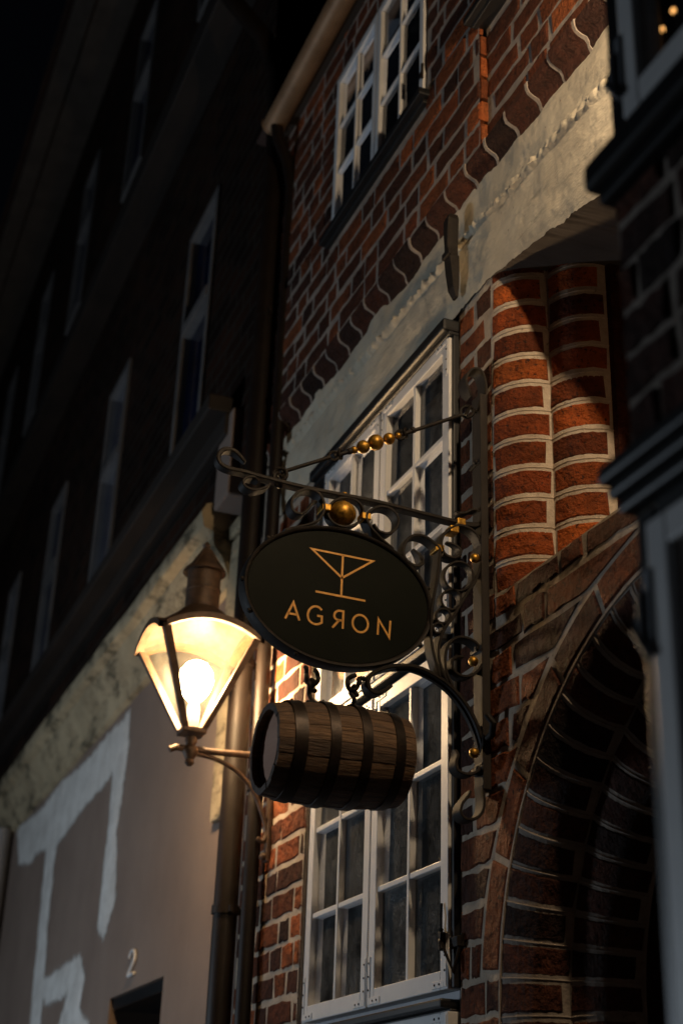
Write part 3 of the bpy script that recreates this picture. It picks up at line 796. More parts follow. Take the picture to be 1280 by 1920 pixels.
# upper front
UWX0, UWX1, UWZ0, UWZ1 = -4.835, -3.83, 5.36, 6.25
UW2 = (-3.40, -2.40)
PX = -3.395                       # the wall steps back to the right of this line, under the second window
w = MB(); z = 4.790; k = 0
while z < 6.55:
    v0, v1 = z, z + CH - JT
    mid = (v0 + v1) / 2
    if mid < 5.26:
        course(w, flat(UY), v0, v1, [((XL, XL), (PX, PX))], k, tint=(0, 0.8))
        course(w, flat(UY + 0.03), v0, v1, [((PX + .006,) * 2, (-1.4, -1.4))], k, tint=(0.2, 1.0))
    elif UWZ0 - 0.05 < mid < UWZ1:
        course(w, flat(UY), v0, v1, [((XL, XL), (UWX0, UWX0)), ((UWX1, UWX1), (UW2[0],) * 2), ((UW2[1],) * 2, (-1.4, -1.4))], k, tint=(0, 0.8))
    else:
        course(w, flat(UY), v0, v1, [((XL, XL), (PX, PX) if mid < 5.36 else (-1.4, -1.4))], k, tint=(0, 0.8))
    k += 1; z += CH
y = UY + MY
for (a, c, e, f) in ((XL, PX, 4.78, 5.31), (XL, UWX0, 5.31, 6.6), (UWX1, UW2[0], 5.31, 6.6), (UWX0, UWX1, 6.25, 6.6), (UW2[0], UW2[1], 6.25, 6.6), (UW2[1], -1.4, 5.3, 6.6)):
    w.add([(a, y, e), (c, y, e), (c, y, f), (a, y, f)], [(0, 1, 2, 3)], 1)
w.add([(PX, y + .03, 4.78), (-1.4, y + .03, 4.78), (-1.4, y + .03, 5.31), (PX, y + .03, 5.31)], [(0, 1, 2, 3)], 1)
zz = 4.790                        # narrow return of the step, brick tints raised for the light it catches
while zz < 5.24:
    w.box(PX - 0.012, PX + 0.004, UY + 0.001, UY + 0.032, zz, zz + CH - JT, 0, 0, rtint(0.5, 1)); zz += CH
w.build("upper_wall", ['brick', 'mortar_grey'], house, root=house)

# inside: dim rooms
r = MB()
def room(x0, x1, y0, y1, z0, z1):
    r.add([(x0, y0, z0), (x1, y0, z0), (x1, y1, z0), (x0, y1, z0), (x0, y0, z1), (x1, y0, z1), (x1, y1, z1), (x0, y1, z1)],
          [(0, 1, 2, 3), (4, 5, 6, 7), (1, 2, 6, 5), (2, 3, 7, 6), (3, 0, 4, 7)])
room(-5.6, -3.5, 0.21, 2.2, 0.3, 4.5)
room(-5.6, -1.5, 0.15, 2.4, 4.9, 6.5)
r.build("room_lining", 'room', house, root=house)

def sash(win, x0, x1, z0, z1, yf, cols, rows, st, mu, root, mat='white_paint', glass='glass', tint=0.5, dep=0.040):
    s = MB(); b = 0.003
    s.box(x0, x0 + st, yf, yf + dep, z0, z1, 0, b); s.box(x1 - st, x1, yf, yf + dep, z0, z1, 0, b)
    s.box(x0 + st, x1 - st, yf, yf + dep, z0, z0 + st * 1.05, 0, b); s.box(x0 + st, x1 - st, yf, yf + dep, z1 - st, z1, 0, b)
    gx0, gx1, gz0, gz1 = x0 + st, x1 - st, z0 + st * 1.05, z1 - st
    for i in range(1, cols):
        xm = gx0 + (gx1 - gx0) * i / cols
        s.box(xm - mu / 2, xm + mu / 2, yf + 0.004, yf + dep - 0.006, gz0, gz1, 0, b)
    zs = [gz0 + (gz1 - gz0) * i / rows for i in range(rows + 1)]
    xs = [gx0 + (gx1 - gx0) * i / cols for i in range(cols + 1)]
    for i in range(1, rows):
        for j in range(cols):
            s.box(xs[j] + (mu / 2 if j else 0) - .001, xs[j + 1] - (mu / 2 if j < cols - 1 else 0) + .001, yf + 0.006, yf + dep - 0.008, zs[i] - mu / 2, zs[i] + mu / 2, 0, b)
    s.build("sash", mat, win, root=root)
    p = MB()
    for i in range(rows):
        for j in range(cols):
            c = [(xs[j], zs[i]), (xs[j + 1], zs[i]), (xs[j + 1], zs[i + 1]), (xs[j], zs[i + 1])]
            sx, sz = rng.uniform(-.0015, .0015), rng.uniform(-.0015, .0015)
            p.add([(u, yf + dep * 0.62 + (sx if u == xs[j] else -sx) + (sz if v == zs[i] else -sz), v) for u, v in c], [(0, 1, 2, 3)])
    p.build("pane", glass, win, root=root)

# tall window of three tiers
f = MB()
f.box(WX0 + .002, -4.855, 0.012, 0.10, 0.9, 4.285, 0, .004); f.box(-3.700, WX1 - .002, 0.012, 0.10, 0.9, 4.285, 0, .004)
f.box(-4.855, -3.700, 0.010, 0.10, 2.045, 2.100, 0, .003)
f.box(-4.855, -3.700, 0.010, 0.10, 3.095, 3.165, 0, .003)
f.box(-4.855, -3.700, 0.010, 0.10, 4.200, 4.285, 0, .003)
f.box(-4.292, -4.248, 0.014, 0.10, 0.9, 4.20, 0, .003)
win = f.build("window", 'grey_paint', house, root=house)
for (z0, z1) in ((1.05, 2.040), (2.098, 3.098), (3.158, 4.208)):
    sash(win, -4.845, -4.275, z0, z1, -0.032, 2, 3, 0.050, 0.018, house)
    sash(win, -4.265, -3.690, z0, z1, -0.032, 2, 3, 0.050, 0.018, house)
for zc in (2.062, 3.128):
    wb = MB()
    wb.box(-4.86, -3.70, -0.050, 0.012, zc - 0.013, zc + 0.012, 0, .006)
    wb.box(-4.86, -3.70, -0.020, 0.012, zc - 0.030, zc - 0.013, 0, .004)
    wb.build("weather_bar", 'black_paint', win, root=house)
wb = MB(); wb.box(-4.96, -3.672, -0.062, 0.012, 4.215, 4.262, 0, .010); wb.box(-4.96, -3.672, -0.040, 0.012, 4.200, 4.213, 0, .003)
wb.box(-3.694, -3.672, -0.022, 0.011, 2.10, 4.20, 0, .003)  # black strip put in for the shadow gap beside the sash
wb.build("head_bar_and_gap_shade", 'black_paint', win, root=house)
for (z0, z1) in ((1.05, 2.040), (2.098, 3.098), (3.158, 4.208)):
    for (xa, sx) in ((-4.845, 1), (-4.275, -1), (-4.265, 1), (-3.690, -1)):
        for (za, sz) in ((z0, 1), (z1, -1)):
            cp = MB()
            cp.box(xa + sx * .006, xa + sx * .022, -0.0345, -0.031, za + sz * .006, za + sz * .150, 0, .001)
            cp.box(xa + sx * .022, xa + sx * .100, -0.0345, -0.031, za + sz * .006, za + sz * .026, 0, .001)
            for (hx, hz) in ((.014, .05), (.014, .09), (.014, .13), (.05, .016), (.08, .016)):
                cp.lathe([(.0035, 0), (.0030, -.0022)], (xa + sx * hx, -0.0345, za + sz * hz), 'Y', 8, True, 1)
            cp.build("corner_plate", ['white_paint', 'iron'], win, root=house)
hk = MB()
hk.tube([(-3.715, -0.040, 2.26), (-3.712, -0.046, 2.23), (-3.700, -0.050, 2.22), (-3.690, -0.052, 2.20)], 0.006, 7)
hk.tube([(-3.700, -0.050, 2.225), (-3.660, -0.030, 2.140), (-3.640, -0.010, 2.24)], 0.006, 7)
hk.tube([(-3.718, -0.038, 2.33), (-3.712, -0.042, 2.29), (-3.716, -0.040, 2.25)], 0.004, 6)
hk.box(-3.718, -3.700, -0.050, -0.034, 2.20, 2.25, 0, .002); hk.box(-3.690, -3.640, -0.028, 0.004, 2.205, 2.235, 0, .003)
hk.build("window_hook", 'iron', win, root=house)

# upper windows
def small_window(x0, x1, z0, z1, y):
    f = MB()
    f.box(x0, x0 + .03, y, y + .09, z0, z1, 0, .003); f.box(x1 - .03, x1, y, y + .09, z0, z1, 0, .003)
    f.box(x0 + .03, x1 - .03, y, y + .09, z1 - .035, z1, 0, .003); f.box(x0 + .03, x1 - .03, y, y + .09, z0, z0 + .03, 0, .003)
    wn_ = f.build("window", 'white_paint', house, root=house)
    xm = (x0 + x1) / 2
    sash(wn_, x0 + .022, xm - .003, z0 + .022, z1 - .022, y - .022, 2, 3, 0.036, 0.016, house, dep=.030, glass='glass_clean')
    sash(wn_, xm + .003, x1 - .022, z0 + .022, z1 - .022, y - .022, 2, 3, 0.036, 0.016, house, dep=.030, glass='glass_clean')
    s = MB(); s.box(x0 - .03, x1 + .03, y - .060, y + .05, z0 - .036, z0 - .004, 0, .006); s.box(x0 - .01, x1 + .01, y - .035, y + .05, z0 - .056, z0 - .0365, 0, .004)
    s.build("sill", 'black_paint', wn_, root=house)
    for zc in (z0 + .12, z1 - .12):
        h = MB()
        h.tube([(x1 - .016, y - .027, zc - .035), (x1 - .016, y - .027, zc + .035)], .006, 8)
        h.box(x1 - .055, x1 - .016, y - .026, y - .0222, zc - .012, zc + .012)
        h.build("hinge", 'iron', wn_, root=house)
small_window(UWX0, UWX1, UWZ0, UWZ1, UY + 0.010)
small_window(UW2[0], UW2[1], UWZ0, UWZ1, UY + 0.010)

# eaves, roof and gutter
g = MB(); g.box(XL - .05, 1.5, -0.10, 0.0, 6.46, 6.55, 0, .005)
g.build("eaves_board", 'dark_wood', house, root=house)
g = MB()
for i in range(24):
    y0, z0 = -0.16 + i * 0.20, 6.56 + i * 0.24
    g.box(XL - .05, 1.5, y0, y0 + 0.24, z0, z0 + 0.03, 0, .004)
    g.add([(XL - .05, y0, z0), (1.5, y0, z0), (1.5, y0 + .2, z0 + .24), (XL - .05, y0 + .2, z0 + .24)], [(0, 1, 2, 3)])
g.build("roof", 'roof_tile', house, root=house)
g = MB()
rings = []
GY, GZ, GR = -0.155, 6.475, 0.058
for xx in (-5.50, -5.495, -4.0, -2.5, -1.0, 1.0):
    rings.append([(xx, GY + GR * math.cos(a), GZ + GR * math.sin(a)) for a in [math.pi + math.pi * j / 14 for j in range(15)]] + [(xx, GY + (GR - .006) * math.cos(a), GZ + (GR - .006) * math.sin(a)) for a in [2 * math.pi - math.pi * j / 14 for j in range(15)]])
g.sweep(rings)
g.lathe([(GR + .004, -.004), (GR + .004, .004)], (-5.50, GY, GZ), 'X', 24)
g.ball((-5.50, GY, GZ + .03), .018)
g.build("gutter", 'copper', house, root=house, smooth=40)

# curtain and plant behind the lower panes
c = MB()
for (xa, xb) in ((-4.83, -4.62), (-4.42, -4.22)):
    pts = []
    for i in range(41):
        xx = xa + (xb - xa) * i / 40
        pts.append((xx, 0.17 + 0.014 * math.sin(i * 1.3)))
    for z0, z1 in ((1.1, 4.2),):
        o = len(c.v)
        for p in pts: c.v += [(p[0], p[1], z0), (p[0], p[1], z1)]
        for i in range(40): c.face((o + 2 * i, o + 2 * i + 2, o + 2 * i + 3, o + 2 * i + 1))
c.build("curtain", 'curtain', house, root=house, smooth=60)

plant = thing("houseplant", "potted plant with narrow yellow green leaves behind the lower panes of the tall window", "plant", (-3.90, 0.20, 1.92))
pl = MB()
for i in range(60):
    a = rng.uniform(0, 6.28); L = rng.uniform(.25, .55); b0 = Vector((-3.90, 0.20, 2.02))
    dx, dy = math.cos(a) * rng.uniform(.3, .62), math.sin(a) * rng.uniform(.05, .16)
    P = []
    for j in range(7):
        t = j / 6
        P.append(b0 + Vector((dx * L * t, dy * L * t * .8, L * (t * 1.1 - .55 * t * t))))
    wd = rng.uniform(.006, .011)
    o = len(pl.v)
    for j, p in enumerate(P):
        s = wd * math.sin(math.pi * min(1, (j + .7) / 6.8))
        pl.v += [(p.x - s * dy * 3, p.y - s, p.z), (p.x + s * dy * 3 + s * .5, p.y + s, p.z + s)]
    for j in range(6): pl.face((o + 2 * j, o + 2 * j + 1, o + 2 * j + 3, o + 2 * j + 2))
pl.build("leaves", 'leaf', plant, root=plant)
pl = MB(); pl.lathe([(.05, 0), (.07, .10), (.078, .10), (.078, .12), (.066, .12), (.064, .09)], (-3.90, 0.20, 1.92))
pl.build("pot", 'pot', plant, root=plant, smooth=40)
t_ = MB(); t_.box(-4.95, -3.68, 0.105, 0.42, 1.885, 1.918, 0, .004); t_.build("window_board", 'white_paint', win, root=house)

# iron wall anchor on the beam
AX, AZ = -3.625, -0.085
an = thing("wall_anchor", "rusty forged iron wall anchor driven through the cream beam", "wall anchor", (AX, -0.03, 4.3))
a = MB()
a.sweep([[(AX - u, -0.035, zc + AZ), (AX + u, -0.035, zc + AZ), (AX + u, -0.035 - t_, zc + AZ), (AX - u, -0.035 - t_, zc + AZ)] for zc, u, t_ in
         ((4.395, .013, .008), (4.43, .021, .022), (4.50, .024, .030), (4.555, .022, .036), (4.565, .013, .038), (4.60, .012, .040), (4.66, .016, .042), (4.71, .020, .040), (4.735, .010, .030))])
a.build("anchor_bar", 'iron', an, root=an)
a = MB(); a.box(AX - .02, AX + .035, -0.082, -0.070, 4.548 + AZ, 4.572 + AZ, 0, .003); a.build("cross_pin", 'iron', an, root=an)
# ------------------------------------------------------------------ plastered house on the left
lh = thing("plaster_house", "dark gabled house with taupe plaster ground floor, white filler patches and a mossy cream ledge", "house", (-9, 0, 0))
DX0, DX1, DZ = -7.95, -6.86, 2.47
w = MB()
def quad(mb, x0, x1, y, z0, z1, mi=0): mb.add([(x0, y, z0), (x1, y, z0), (x1, y, z1), (x0, y, z1)], [(0, 1, 2, 3)], mi)
quad(w, -30, DX0, 0, 0, 4.3); quad(w, DX0, DX1, 0, DZ, 4.3); quad(w, DX1, -5.74, 0, 0, 4.3)
quad(w, DX0 - .02, DX1 + .02, 0.4, 0, 3)
w.add([(DX0, 0, DZ), (DX1, 0, DZ), (DX1, .4, DZ), (DX0, .4, DZ)], [(0, 1, 2, 3)])
w.add([(DX0, 0, 0), (DX0, 0, DZ), (DX0, .4, DZ), (DX0, .4, 0)], [(0, 1, 2, 3)])
w.add([(DX1, 0, 0), (DX1, 0, DZ), (DX1, .4, DZ), (DX1, .4, 0)], [(0, 1, 2, 3)])
w.build("wall", 'plaster', lh, root=lh)
d = MB()
for i in range(8): d.box(DX0 + .02 + i * .132, DX0 + .02 + i * .132 + .128, 0.30, 0.34, 0, DZ - .06, 0, .004)
d.box(DX0, DX1, .02, .38, DZ - .06, DZ - .003, 0, .004)
dd = d.build("door", 'black_paint', lh, root=lh)
d = MB(); d.ball((DX1 - .2, .27, 1.05), .03); d.build("handle", 'iron', dd, root=lh)
# filler patches: thin trowelled layers with ragged edges
def seg_d(px, pz, a, c):
    dx, dz = c[0] - a[0], c[1] - a[1]
    t = max(0, min(1, ((px - a[0]) * dx + (pz - a[1]) * dz) / (dx * dx + dz * dz + 1e-9)))
    return math.hypot(px - a[0] - t * dx, pz - a[1] - t * dz)
def inside(px, pz, P):
    r_ = False
    for a, c in zip(P, P[1:] + P[:1]):
        if (a[1] > pz) != (c[1] > pz) and px < (c[0] - a[0]) * (pz - a[1]) / (c[1] - a[1]) + a[0]: r_ = not r_
    return r_
ST = 0.035
gx0, gz0 = -12.3, 2.0
nx_, nz_ = int(4.6 / ST), int(2.3 / ST)
val = {}
for i in range(nx_ + 1):
    for j in range(nz_ + 1):
        px, pz = gx0 + i * ST, gz0 + j * ST
        best = 0.0
        for P in PATCHES:
            xs = [q[0] for q in P]; zs = [q[1] for q in P]
            if not (min(xs) - .2 < px < max(xs) + .2 and min(zs) - .2 < pz < max(zs) + .2): continue
            d_ = min(seg_d(px, pz, a, c) for a, c in zip(P, P[1:] + P[:1]))
            if not inside(px, pz, P): d_ = -d_
            best = max(best, min(1, max(0, 0.62 + d_ / 0.16)))
        val[i, j] = best
me_v = []; me_f = []; ids = {}; ev = []
def vid(i, j):
    if (i, j) not in ids:
        ids[i, j] = len(me_v); e_ = val[i, j]
        me_v.append((gx0 + i * ST - lh.location.x, -0.002 - 0.006 * e_ - 0.002 * mnoise.noise(Vector((i * .35, j * .2, 4))), gz0 + j * ST)); ev.append(e_)
    return ids[i, j]
for i in range(nx_):
    for j in range(nz_):
        if max(val[i, j], val[i + 1, j], val[i, j + 1], val[i + 1, j + 1]) > 0.01:
            me_f.append((vid(i, j), vid(i + 1, j), vid(i + 1, j + 1), vid(i, j + 1)))
me = bpy.data.meshes.new("filler_patch"); me.from_pydata(me_v, [], me_f)
at_ = me.color_attributes.new("edge", 'FLOAT_COLOR', 'POINT')
at_.data.foreach_set("color", [c for e_ in ev for c in (e_, e_, e_, 1.0)])
me.materials.append(MAT['patch'])
for f_ in me.polygons: f_.use_smooth = True
o = bpy.data.objects.new("filler_patch", me); COL.objects.link(o); o.parent = lh
# ledge
lp = [(0.0, 4.19), (-0.035, 4.20), (-0.045, 4.26), (-0.075, 4.34), (-0.125, 4.40), (-0.135, 4.47), (-0.185, 4.49), (-0.195, 4.57), (-0.17, 4.61), (0.0, 4.68)]
l = MB(); rings = []
NL = 120
for i in range(NL + 1):
    x = -22 + (-6.13 + 22) * i / NL
    rings.append([(x, p[0] + .010 * mnoise.noise(Vector((x * 2.2, p[1] * 6, 3))) - (.010 * abs(mnoise.noise(Vector((x * 7, j, 9)))) if j > 5 else 0), p[1] + .012 * mnoise.noise(Vector((x * 2.7, j * .7, 5)))) for j, p in enumerate(lp)])
l.sweep(rings)
l.build("ledge", 'ledge', lh, root=lh, smooth=45)
p = MB(); p.box(-6.16, -5.95, -0.035, 0.0, 3.05, 4.42, 0, .012); p.box(-6.18, -5.93, -0.055, 0.0, 4.425, 4.50, 0, .012)
p.build("corner_strip", 'ledge', lh, root=lh)
p = MB(); p.box(-6.09, -5.86, -0.15, 0.0, 4.55, 5.02, 0, .012); p.build("beam_end", 'plaster', lh, root=lh)
# upper storeys
w = MB()
UWIN = [(-7.28, -6.66), (-9.45, -8.82), (-11.65, -11.02), (-13.85, -13.22), (-16.05, -15.42)]
def wall_band(y, z0, z1, wz0, wz1):
    xs = -30
    for a, c in sorted(UWIN): 
        quad(w, xs, a, y, z0, z1); quad(w, a, c, y, z0, wz0); quad(w, a, c, y, wz1, z1); xs = c
    quad(w, xs, -5.76, y, z0, z1)
wall_band(-0.10, 4.66, 8.1, 5.16, 6.96)
wall_band(-0.20, 8.1, 11.6, 8.75, 10.5)
w.add([(-5.76, -0.10, 4.66), (-5.76, 1, 4.66), (-5.76, 1, 11.6), (-5.76, -0.10, 11.6)], [(0, 1, 2, 3)])
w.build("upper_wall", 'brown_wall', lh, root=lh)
t_ = MB()
t_.box(-30, -5.93, -0.26, -0.10, 5.02, 5.11, 0, .01); t_.box(-30, -5.93, -0.17, -0.10, 4.90, 5.02, 0, .01)
t_.box(-30, -5.80, -0.32, -0.10, 8.0, 8.2, 0, .01)
t_.build("jetty_board", 'dark_wood', lh, root=lh)
for (y, z0, z1, zt) in ((-0.10, 5.16, 6.96, 6.24), (-0.20, 8.75, 10.5, 9.8)):
    for (a, c) in UWIN:
        f = MB()
        f.box(a, a + .055, y - .02, y + .08, z0, z1, 0, .004); f.box(c - .055, c, y - .02, y + .08, z0, z1, 0, .004)
        f.box(a + .055, c - .055, y - .02, y + .08, z1 - .055, z1, 0, .004); f.box(a + .055, c - .055, y - .02, y + .08, z0, z0 + .055, 0, .004)
        f.box(a + .055, c - .055, y - .03, y + .08, zt - .035, zt + .035, 0, .004)
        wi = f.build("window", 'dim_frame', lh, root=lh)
        g = MB(); quad(g, a + .05, c - .05, y + .03, z0 + .05, z1 - .05); g.build("pane", 'glass_blue', wi, root=lh)
e = MB(); e.box(-30, -5.80, -0.74, -0.56, 11.38, 11.44, 0, .01); e.box(-30, -5.80, -0.56, 0.0, 11.44, 11.5, 0, .01)
e.build("eaves_board", 'eaves', lh, root=lh)
e = MB(); e.add([(-30, -.80, 11.45), (-5.76, -.80, 11.45), (-5.76, 3.2, 15.5), (-30, 3.2, 15.5), (-30, -.80, 11.52), (-5.76, -.80, 11.52), (-5.76, 3.2, 15.6), (-30, 3.2, 15.6)],
      [(0, 1, 2, 3), (4, 5, 6, 7), (0, 1, 5, 4), (1, 2, 6, 5), (2, 3, 7, 6), (3, 0, 4, 7)])
e.build("roof", 'roof_tile', lh, root=lh)

num = thing("house_number", "pale metal numeral 2 fixed to the taupe plaster above the dark doorway", "house number", (-7.47, -0.01, 2.6))
n = MB()
pts = catmull([(-7.535, 2.632), (-7.51, 2.655), (-7.465, 2.66), (-7.43, 2.645), (-7.425, 2.62), (-7.455, 2.59), (-7.50, 2.565), (-7.53, 2.545), (-7.53, 2.540), (-7.47, 2.541), (-7.415, 2.545)], 4)
n.tube([(p[0], -0.012, p[1]) for p in pts], 0.009, 8)
n.build("numeral", 'white_paint', num, root=num, smooth=60)

# ------------------------------------------------------------------ downpipes
def downpipe(label, path, r, mat, clamps):
    t = thing("downpipe", label, "downpipe", path[0], "rainwater pipes between the houses")
    p = MB(); p.tube(path, r, 14); p.build("pipe", mat, t, root=t, smooth=50)
    for (i, zc) in clamps:
        a, c = Vector(path[i]), Vector(path[i + 1])
        f = (zc - a.z) / (c.z - a.z); q = a.lerp(c, f)
        m_ = MB(); m_.lathe([(r + .001, -.016), (r + .007, -.016), (r + .007, .016), (r + .001, .016)], q, 'Z', 16)
        m_.box(q.x - .012, q.x + .012, q.y + r, 0.0, q.z - .012, q.z + .012)
        m_.box(q.x + r - .004, q.x + r + .026, q.y - .006, q.y + .006, q.z - .012, q.z + .012)
        m_.build("clamp", mat, t, root=t, smooth=50)
downpipe("thicker dark brown downpipe on the taupe plaster side of the house corner",
         [(-5.60, -0.10, 0.0), (-5.60, -0.10, 3.4), (-5.60, -0.10, 6.2), (-5.60, -0.12, 6.9), (-5.62, -0.20, 7.15), (-5.70, -0.40, 7.45), (-5.72, -0.46, 7.65), (-5.72, -0.46, 11.4)], 0.050, 'pipe', [(0, 2.58), (0, 1.2), (1, 3.62), (1, 5.4)])
downpipe("slimmer brown downpipe nearest the brick wall, curving up to the copper gutter",
         [(-5.435, -0.055, 0.0), (-5.435, -0.055, 3.4), (-5.435, -0.055, 6.05), (-5.43, -0.09, 6.22), (-5.44, -0.14, 6.34), (-5.44, -0.155, 6.43)], 0.031, 'pipe', [(0, 1.2), (0, 3.05), (1, 4.9)])
downpipe("grey zinc downpipe below the mossy ledge at the far end of the plaster wall",
         [(-12.15, -0.10, 0.0), (-12.15, -0.10, 3.9), (-12.15, -0.10, 4.2)], 0.075, 'pipe_grey', [(0, 3.0)])

fh = thing("far_sky_block", "black house-like block added to hide the sky at the far end of the alley", "house", (-32, -4, 0))  # block added to keep open sky out of the dark corner
w = MB(); w.box(-34, -31, -14, 1.0, 0, 13, 0, .02)
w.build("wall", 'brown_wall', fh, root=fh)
w = MB(); w.add([(-34.2, -14.2, 13), (-30.7, -14.2, 13), (-30.7, 1.2, 13), (-34.2, 1.2, 13), (-32.5, -14.2, 17), (-32.5, 1.2, 17)], [(0, 1, 4), (2, 3, 5), (1, 2, 5, 4), (3, 0, 4, 5), (0, 3, 2, 1)])
w.build("roof", 'roof_tile', fh, root=fh)
for y_ in (-2.2, -4.6, -7.0):
    for z_ in (4.2, 7.4, 10.2):
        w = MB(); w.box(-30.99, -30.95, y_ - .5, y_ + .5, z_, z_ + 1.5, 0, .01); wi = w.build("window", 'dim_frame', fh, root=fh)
        w = MB(); w.box(-30.945, -30.94, y_ - .42, y_ + .42, z_ + .08, z_ + 1.42); w.build("pane", 'glass_blue', wi, root=fh)

# ------------------------------------------------------------------ brick bay close on the right
bay = thing("brick_bay", "dark brick bay close to the camera with black sills and white framed windows", "bay", (-0.7, -0.4, 0))
BX, BY, BR = -1.497, -0.80, 1.6
BC = 0.0765
w = MB(); z = 0.02; k = 0
W1 = (-1.437, 3.075, 4.4); W2 = (-1.448, 0.5, 2.437)
while z < 4.6:
    v0, v1 = z, z + BC - .013
    mid = (v0 + v1) / 2
    if W1[1] - .09 < mid < W1[2]: pass
    elif W2[1] < mid < 2.50: pass
    else: course(w, flat(BY), v0, v1, [((BX, BX), (BR, BR))], k, L=0.20, H=0.095, joint=.015, tint=(0, 0.75), proud=.005)
    k += 1; z += BC
def bsheet(x0, x1, z0, z1): w.add([(x0, BY + .001, z0), (x1, BY + .001, z0), (x1, BY + .001, z1), (x0, BY + .001, z1)], [(0, 1, 2, 3)], 1)
bsheet(BX, BR, 0, W2[1]); bsheet(BX, BR, 2.437, W1[1] - .06); bsheet(BX, BR, W1[2], 4.7)
w.add([(BX, BY + .001, 0), (BX, 0.0, 0), (BX, 0.0, 4.7), (BX, BY + .001, 4.7)], [(0, 1, 2, 3)], 1)
z = .02; k = 0
while z < 4.6:
    course(w, lambda u, v, ww: (BX - ww, u, v), z, z + BC - .013, [((BY + .02, BY + .02), (-0.01, -0.01))], k, L=.2, H=.095, tint=(0, .75)); z += BC; k += 1
w.build("wall", ['brick_dark', 'mortar_grey'], bay, root=bay)
def bay_window(x0, x1, z0, z1, st, dark):
    f = MB()
    f.box(BX + .006, x0, BY - .004, BY + .12, z0 - .02, z1, 0, .004)
    f.box(x1, x1 + .05, BY - .004, BY + .12, z0 - .02, z1, 0, .004)
    f.box(x0, x1, BY - .002, BY + .12, z1 - .03, z1 + .02, 0, .004)
    wi = f.build("window", 'black_paint', bay, root=bay)
    xm = (x0 + x1) / 2
    for (a, c) in ((x0 + .003, xm - .004), (xm + .004, x1 - .003)):
        s = MB(); b_ = .004
        zz0, zz1 = z0, z1 - .033
        yf = BY - .022
        s.box(a, a + st, yf, yf + .05, zz0, zz1, 0, b_); s.box(c - st, c, yf, yf + .05, zz0, zz1, 0, b_)
        s.box(a + st, c - st, yf, yf + .05, zz0, zz0 + st, 0, b_); s.box(a + st, c - st, yf, yf + .05, zz1 - st, zz1, 0, b_)
        nb = 3
        for i in range(1, nb):
            zm = zz0 + st + (zz1 - zz0 - 2 * st) * i / nb
            s.box(a + st, c - st, yf + .006, yf + .045, zm - .012, zm + .012, 0, .003)
        # inner bead of a lighter tone
        s.box(a + st, a + st + .016, yf + .014, yf + .04, zz0 + st, zz1 - st, 0, .003)
        s.build("sash", 'white_paint', wi, root=bay)
        g = MB(); quad(g, a + st, c - st, yf + .035, zz0 + st, zz1 - st); g.build("pane", 'glass_clean', wi, root=bay)
    for zc in ((z0 + .10), (z1 - .16)):
        h = MB()
        h.tube([(x0 - .008, BY - .028, zc - .045), (x0 - .008, BY - .028, zc + .03)], .0065, 8)
        h.tube([(x0 - .02, BY - .02, zc + .02), (x0 - .018, BY - .035, zc - .02), (x0 + .004, BY - .03, zc - .06)], .004, 6)
        h.box(x0 - .004, x0 + .012, BY - .026, BY - .0215, zc - .06, zc + .06, 0, .001)
        h.build("hinge", 'pipe_grey', wi, root=bay)
    return wi
w1 = bay_window(W1[0], -0.35, W1[1], W1[2], .044, False)
s = MB()
s.box(BX - .012, -.2, BY - .052, BY + .10, 2.978, 3.030, 0, .010); s.box(BX - .004, -.2, BY - .030, BY + .10, 2.958, 2.9778, 0, .005); s.box(BX + .004, -.2, BY - .022, BY + .10, 3.0302, 3.070, 0, .004)
s.build("sill", 'black_paint', w1, root=bay)
w2 = bay_window(W2[0], -0.35, W2[1], W2[2] - .0, .046, True)
s = MB()
for (z0, z1, e) in ((2.440, 2.4598, .026), (2.460, 2.4798, .040), (2.480, 2.506, .053)):
    s.box(BX - e * .20, -.2, BY - e, BY + .10, z0, z1, 0, .006)
s.add([(BX - .008, BY - .050, 2.5062), (-.2, BY - .050, 2.5062), (-.2, BY + .02, 2.545), (BX - .008, BY + .02, 2.545), (BX - .008, BY + .02, 2.5062), (-.2, BY + .02, 2.5062)],
      [(0, 1, 2, 3), (0, 3, 4), (1, 5, 2), (3, 2, 5, 4)])
s.build("cornice", 'black_paint', w2, root=bay)
r_ = MB()
r_.add([(BX + .03, BY + .13, .1), (1.5, BY + .13, .1), (1.5, .9, .1), (BX + .03, .9, .1), (BX + .03, BY + .13, 4.65), (1.5, BY + .13, 4.65), (1.5, .9, 4.65), (BX + .03, .9, 4.65)],
       [(0, 1, 2, 3), (4, 5, 6, 7), (1, 2, 6, 5), (2, 3, 7, 6), (3, 0, 4, 7)])
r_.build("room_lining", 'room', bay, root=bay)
fl = thing("added_glints", "small glowing balls added for orange glints in the upper window of the near bay", "lights", (-1.40, -0.755, 3.2))
b = MB(); SL = [(-1.401, -.755, 3.184), (-1.410, -.755, 3.260), (-1.377, -.755, 3.269), (-1.370, -.755, 3.203)]  # made-up glowing balls and wire for the orange glints in the glass
for q in SL:
    b = MB(); b.ball(q, .0045, 10); b.build("bulb", 'glint_glow', fl, root=fl, smooth=60)
b = MB(); b.tube([(q[0], q[1], q[2] + .014) for q in SL] + [(-1.36, -.75, 4.3)], .0015, 5)
for q in SL: b.lathe([(.004, .006), (.004, .018)], q, 'Z', 8)
b.build("added_wire", 'iron', fl, root=fl)

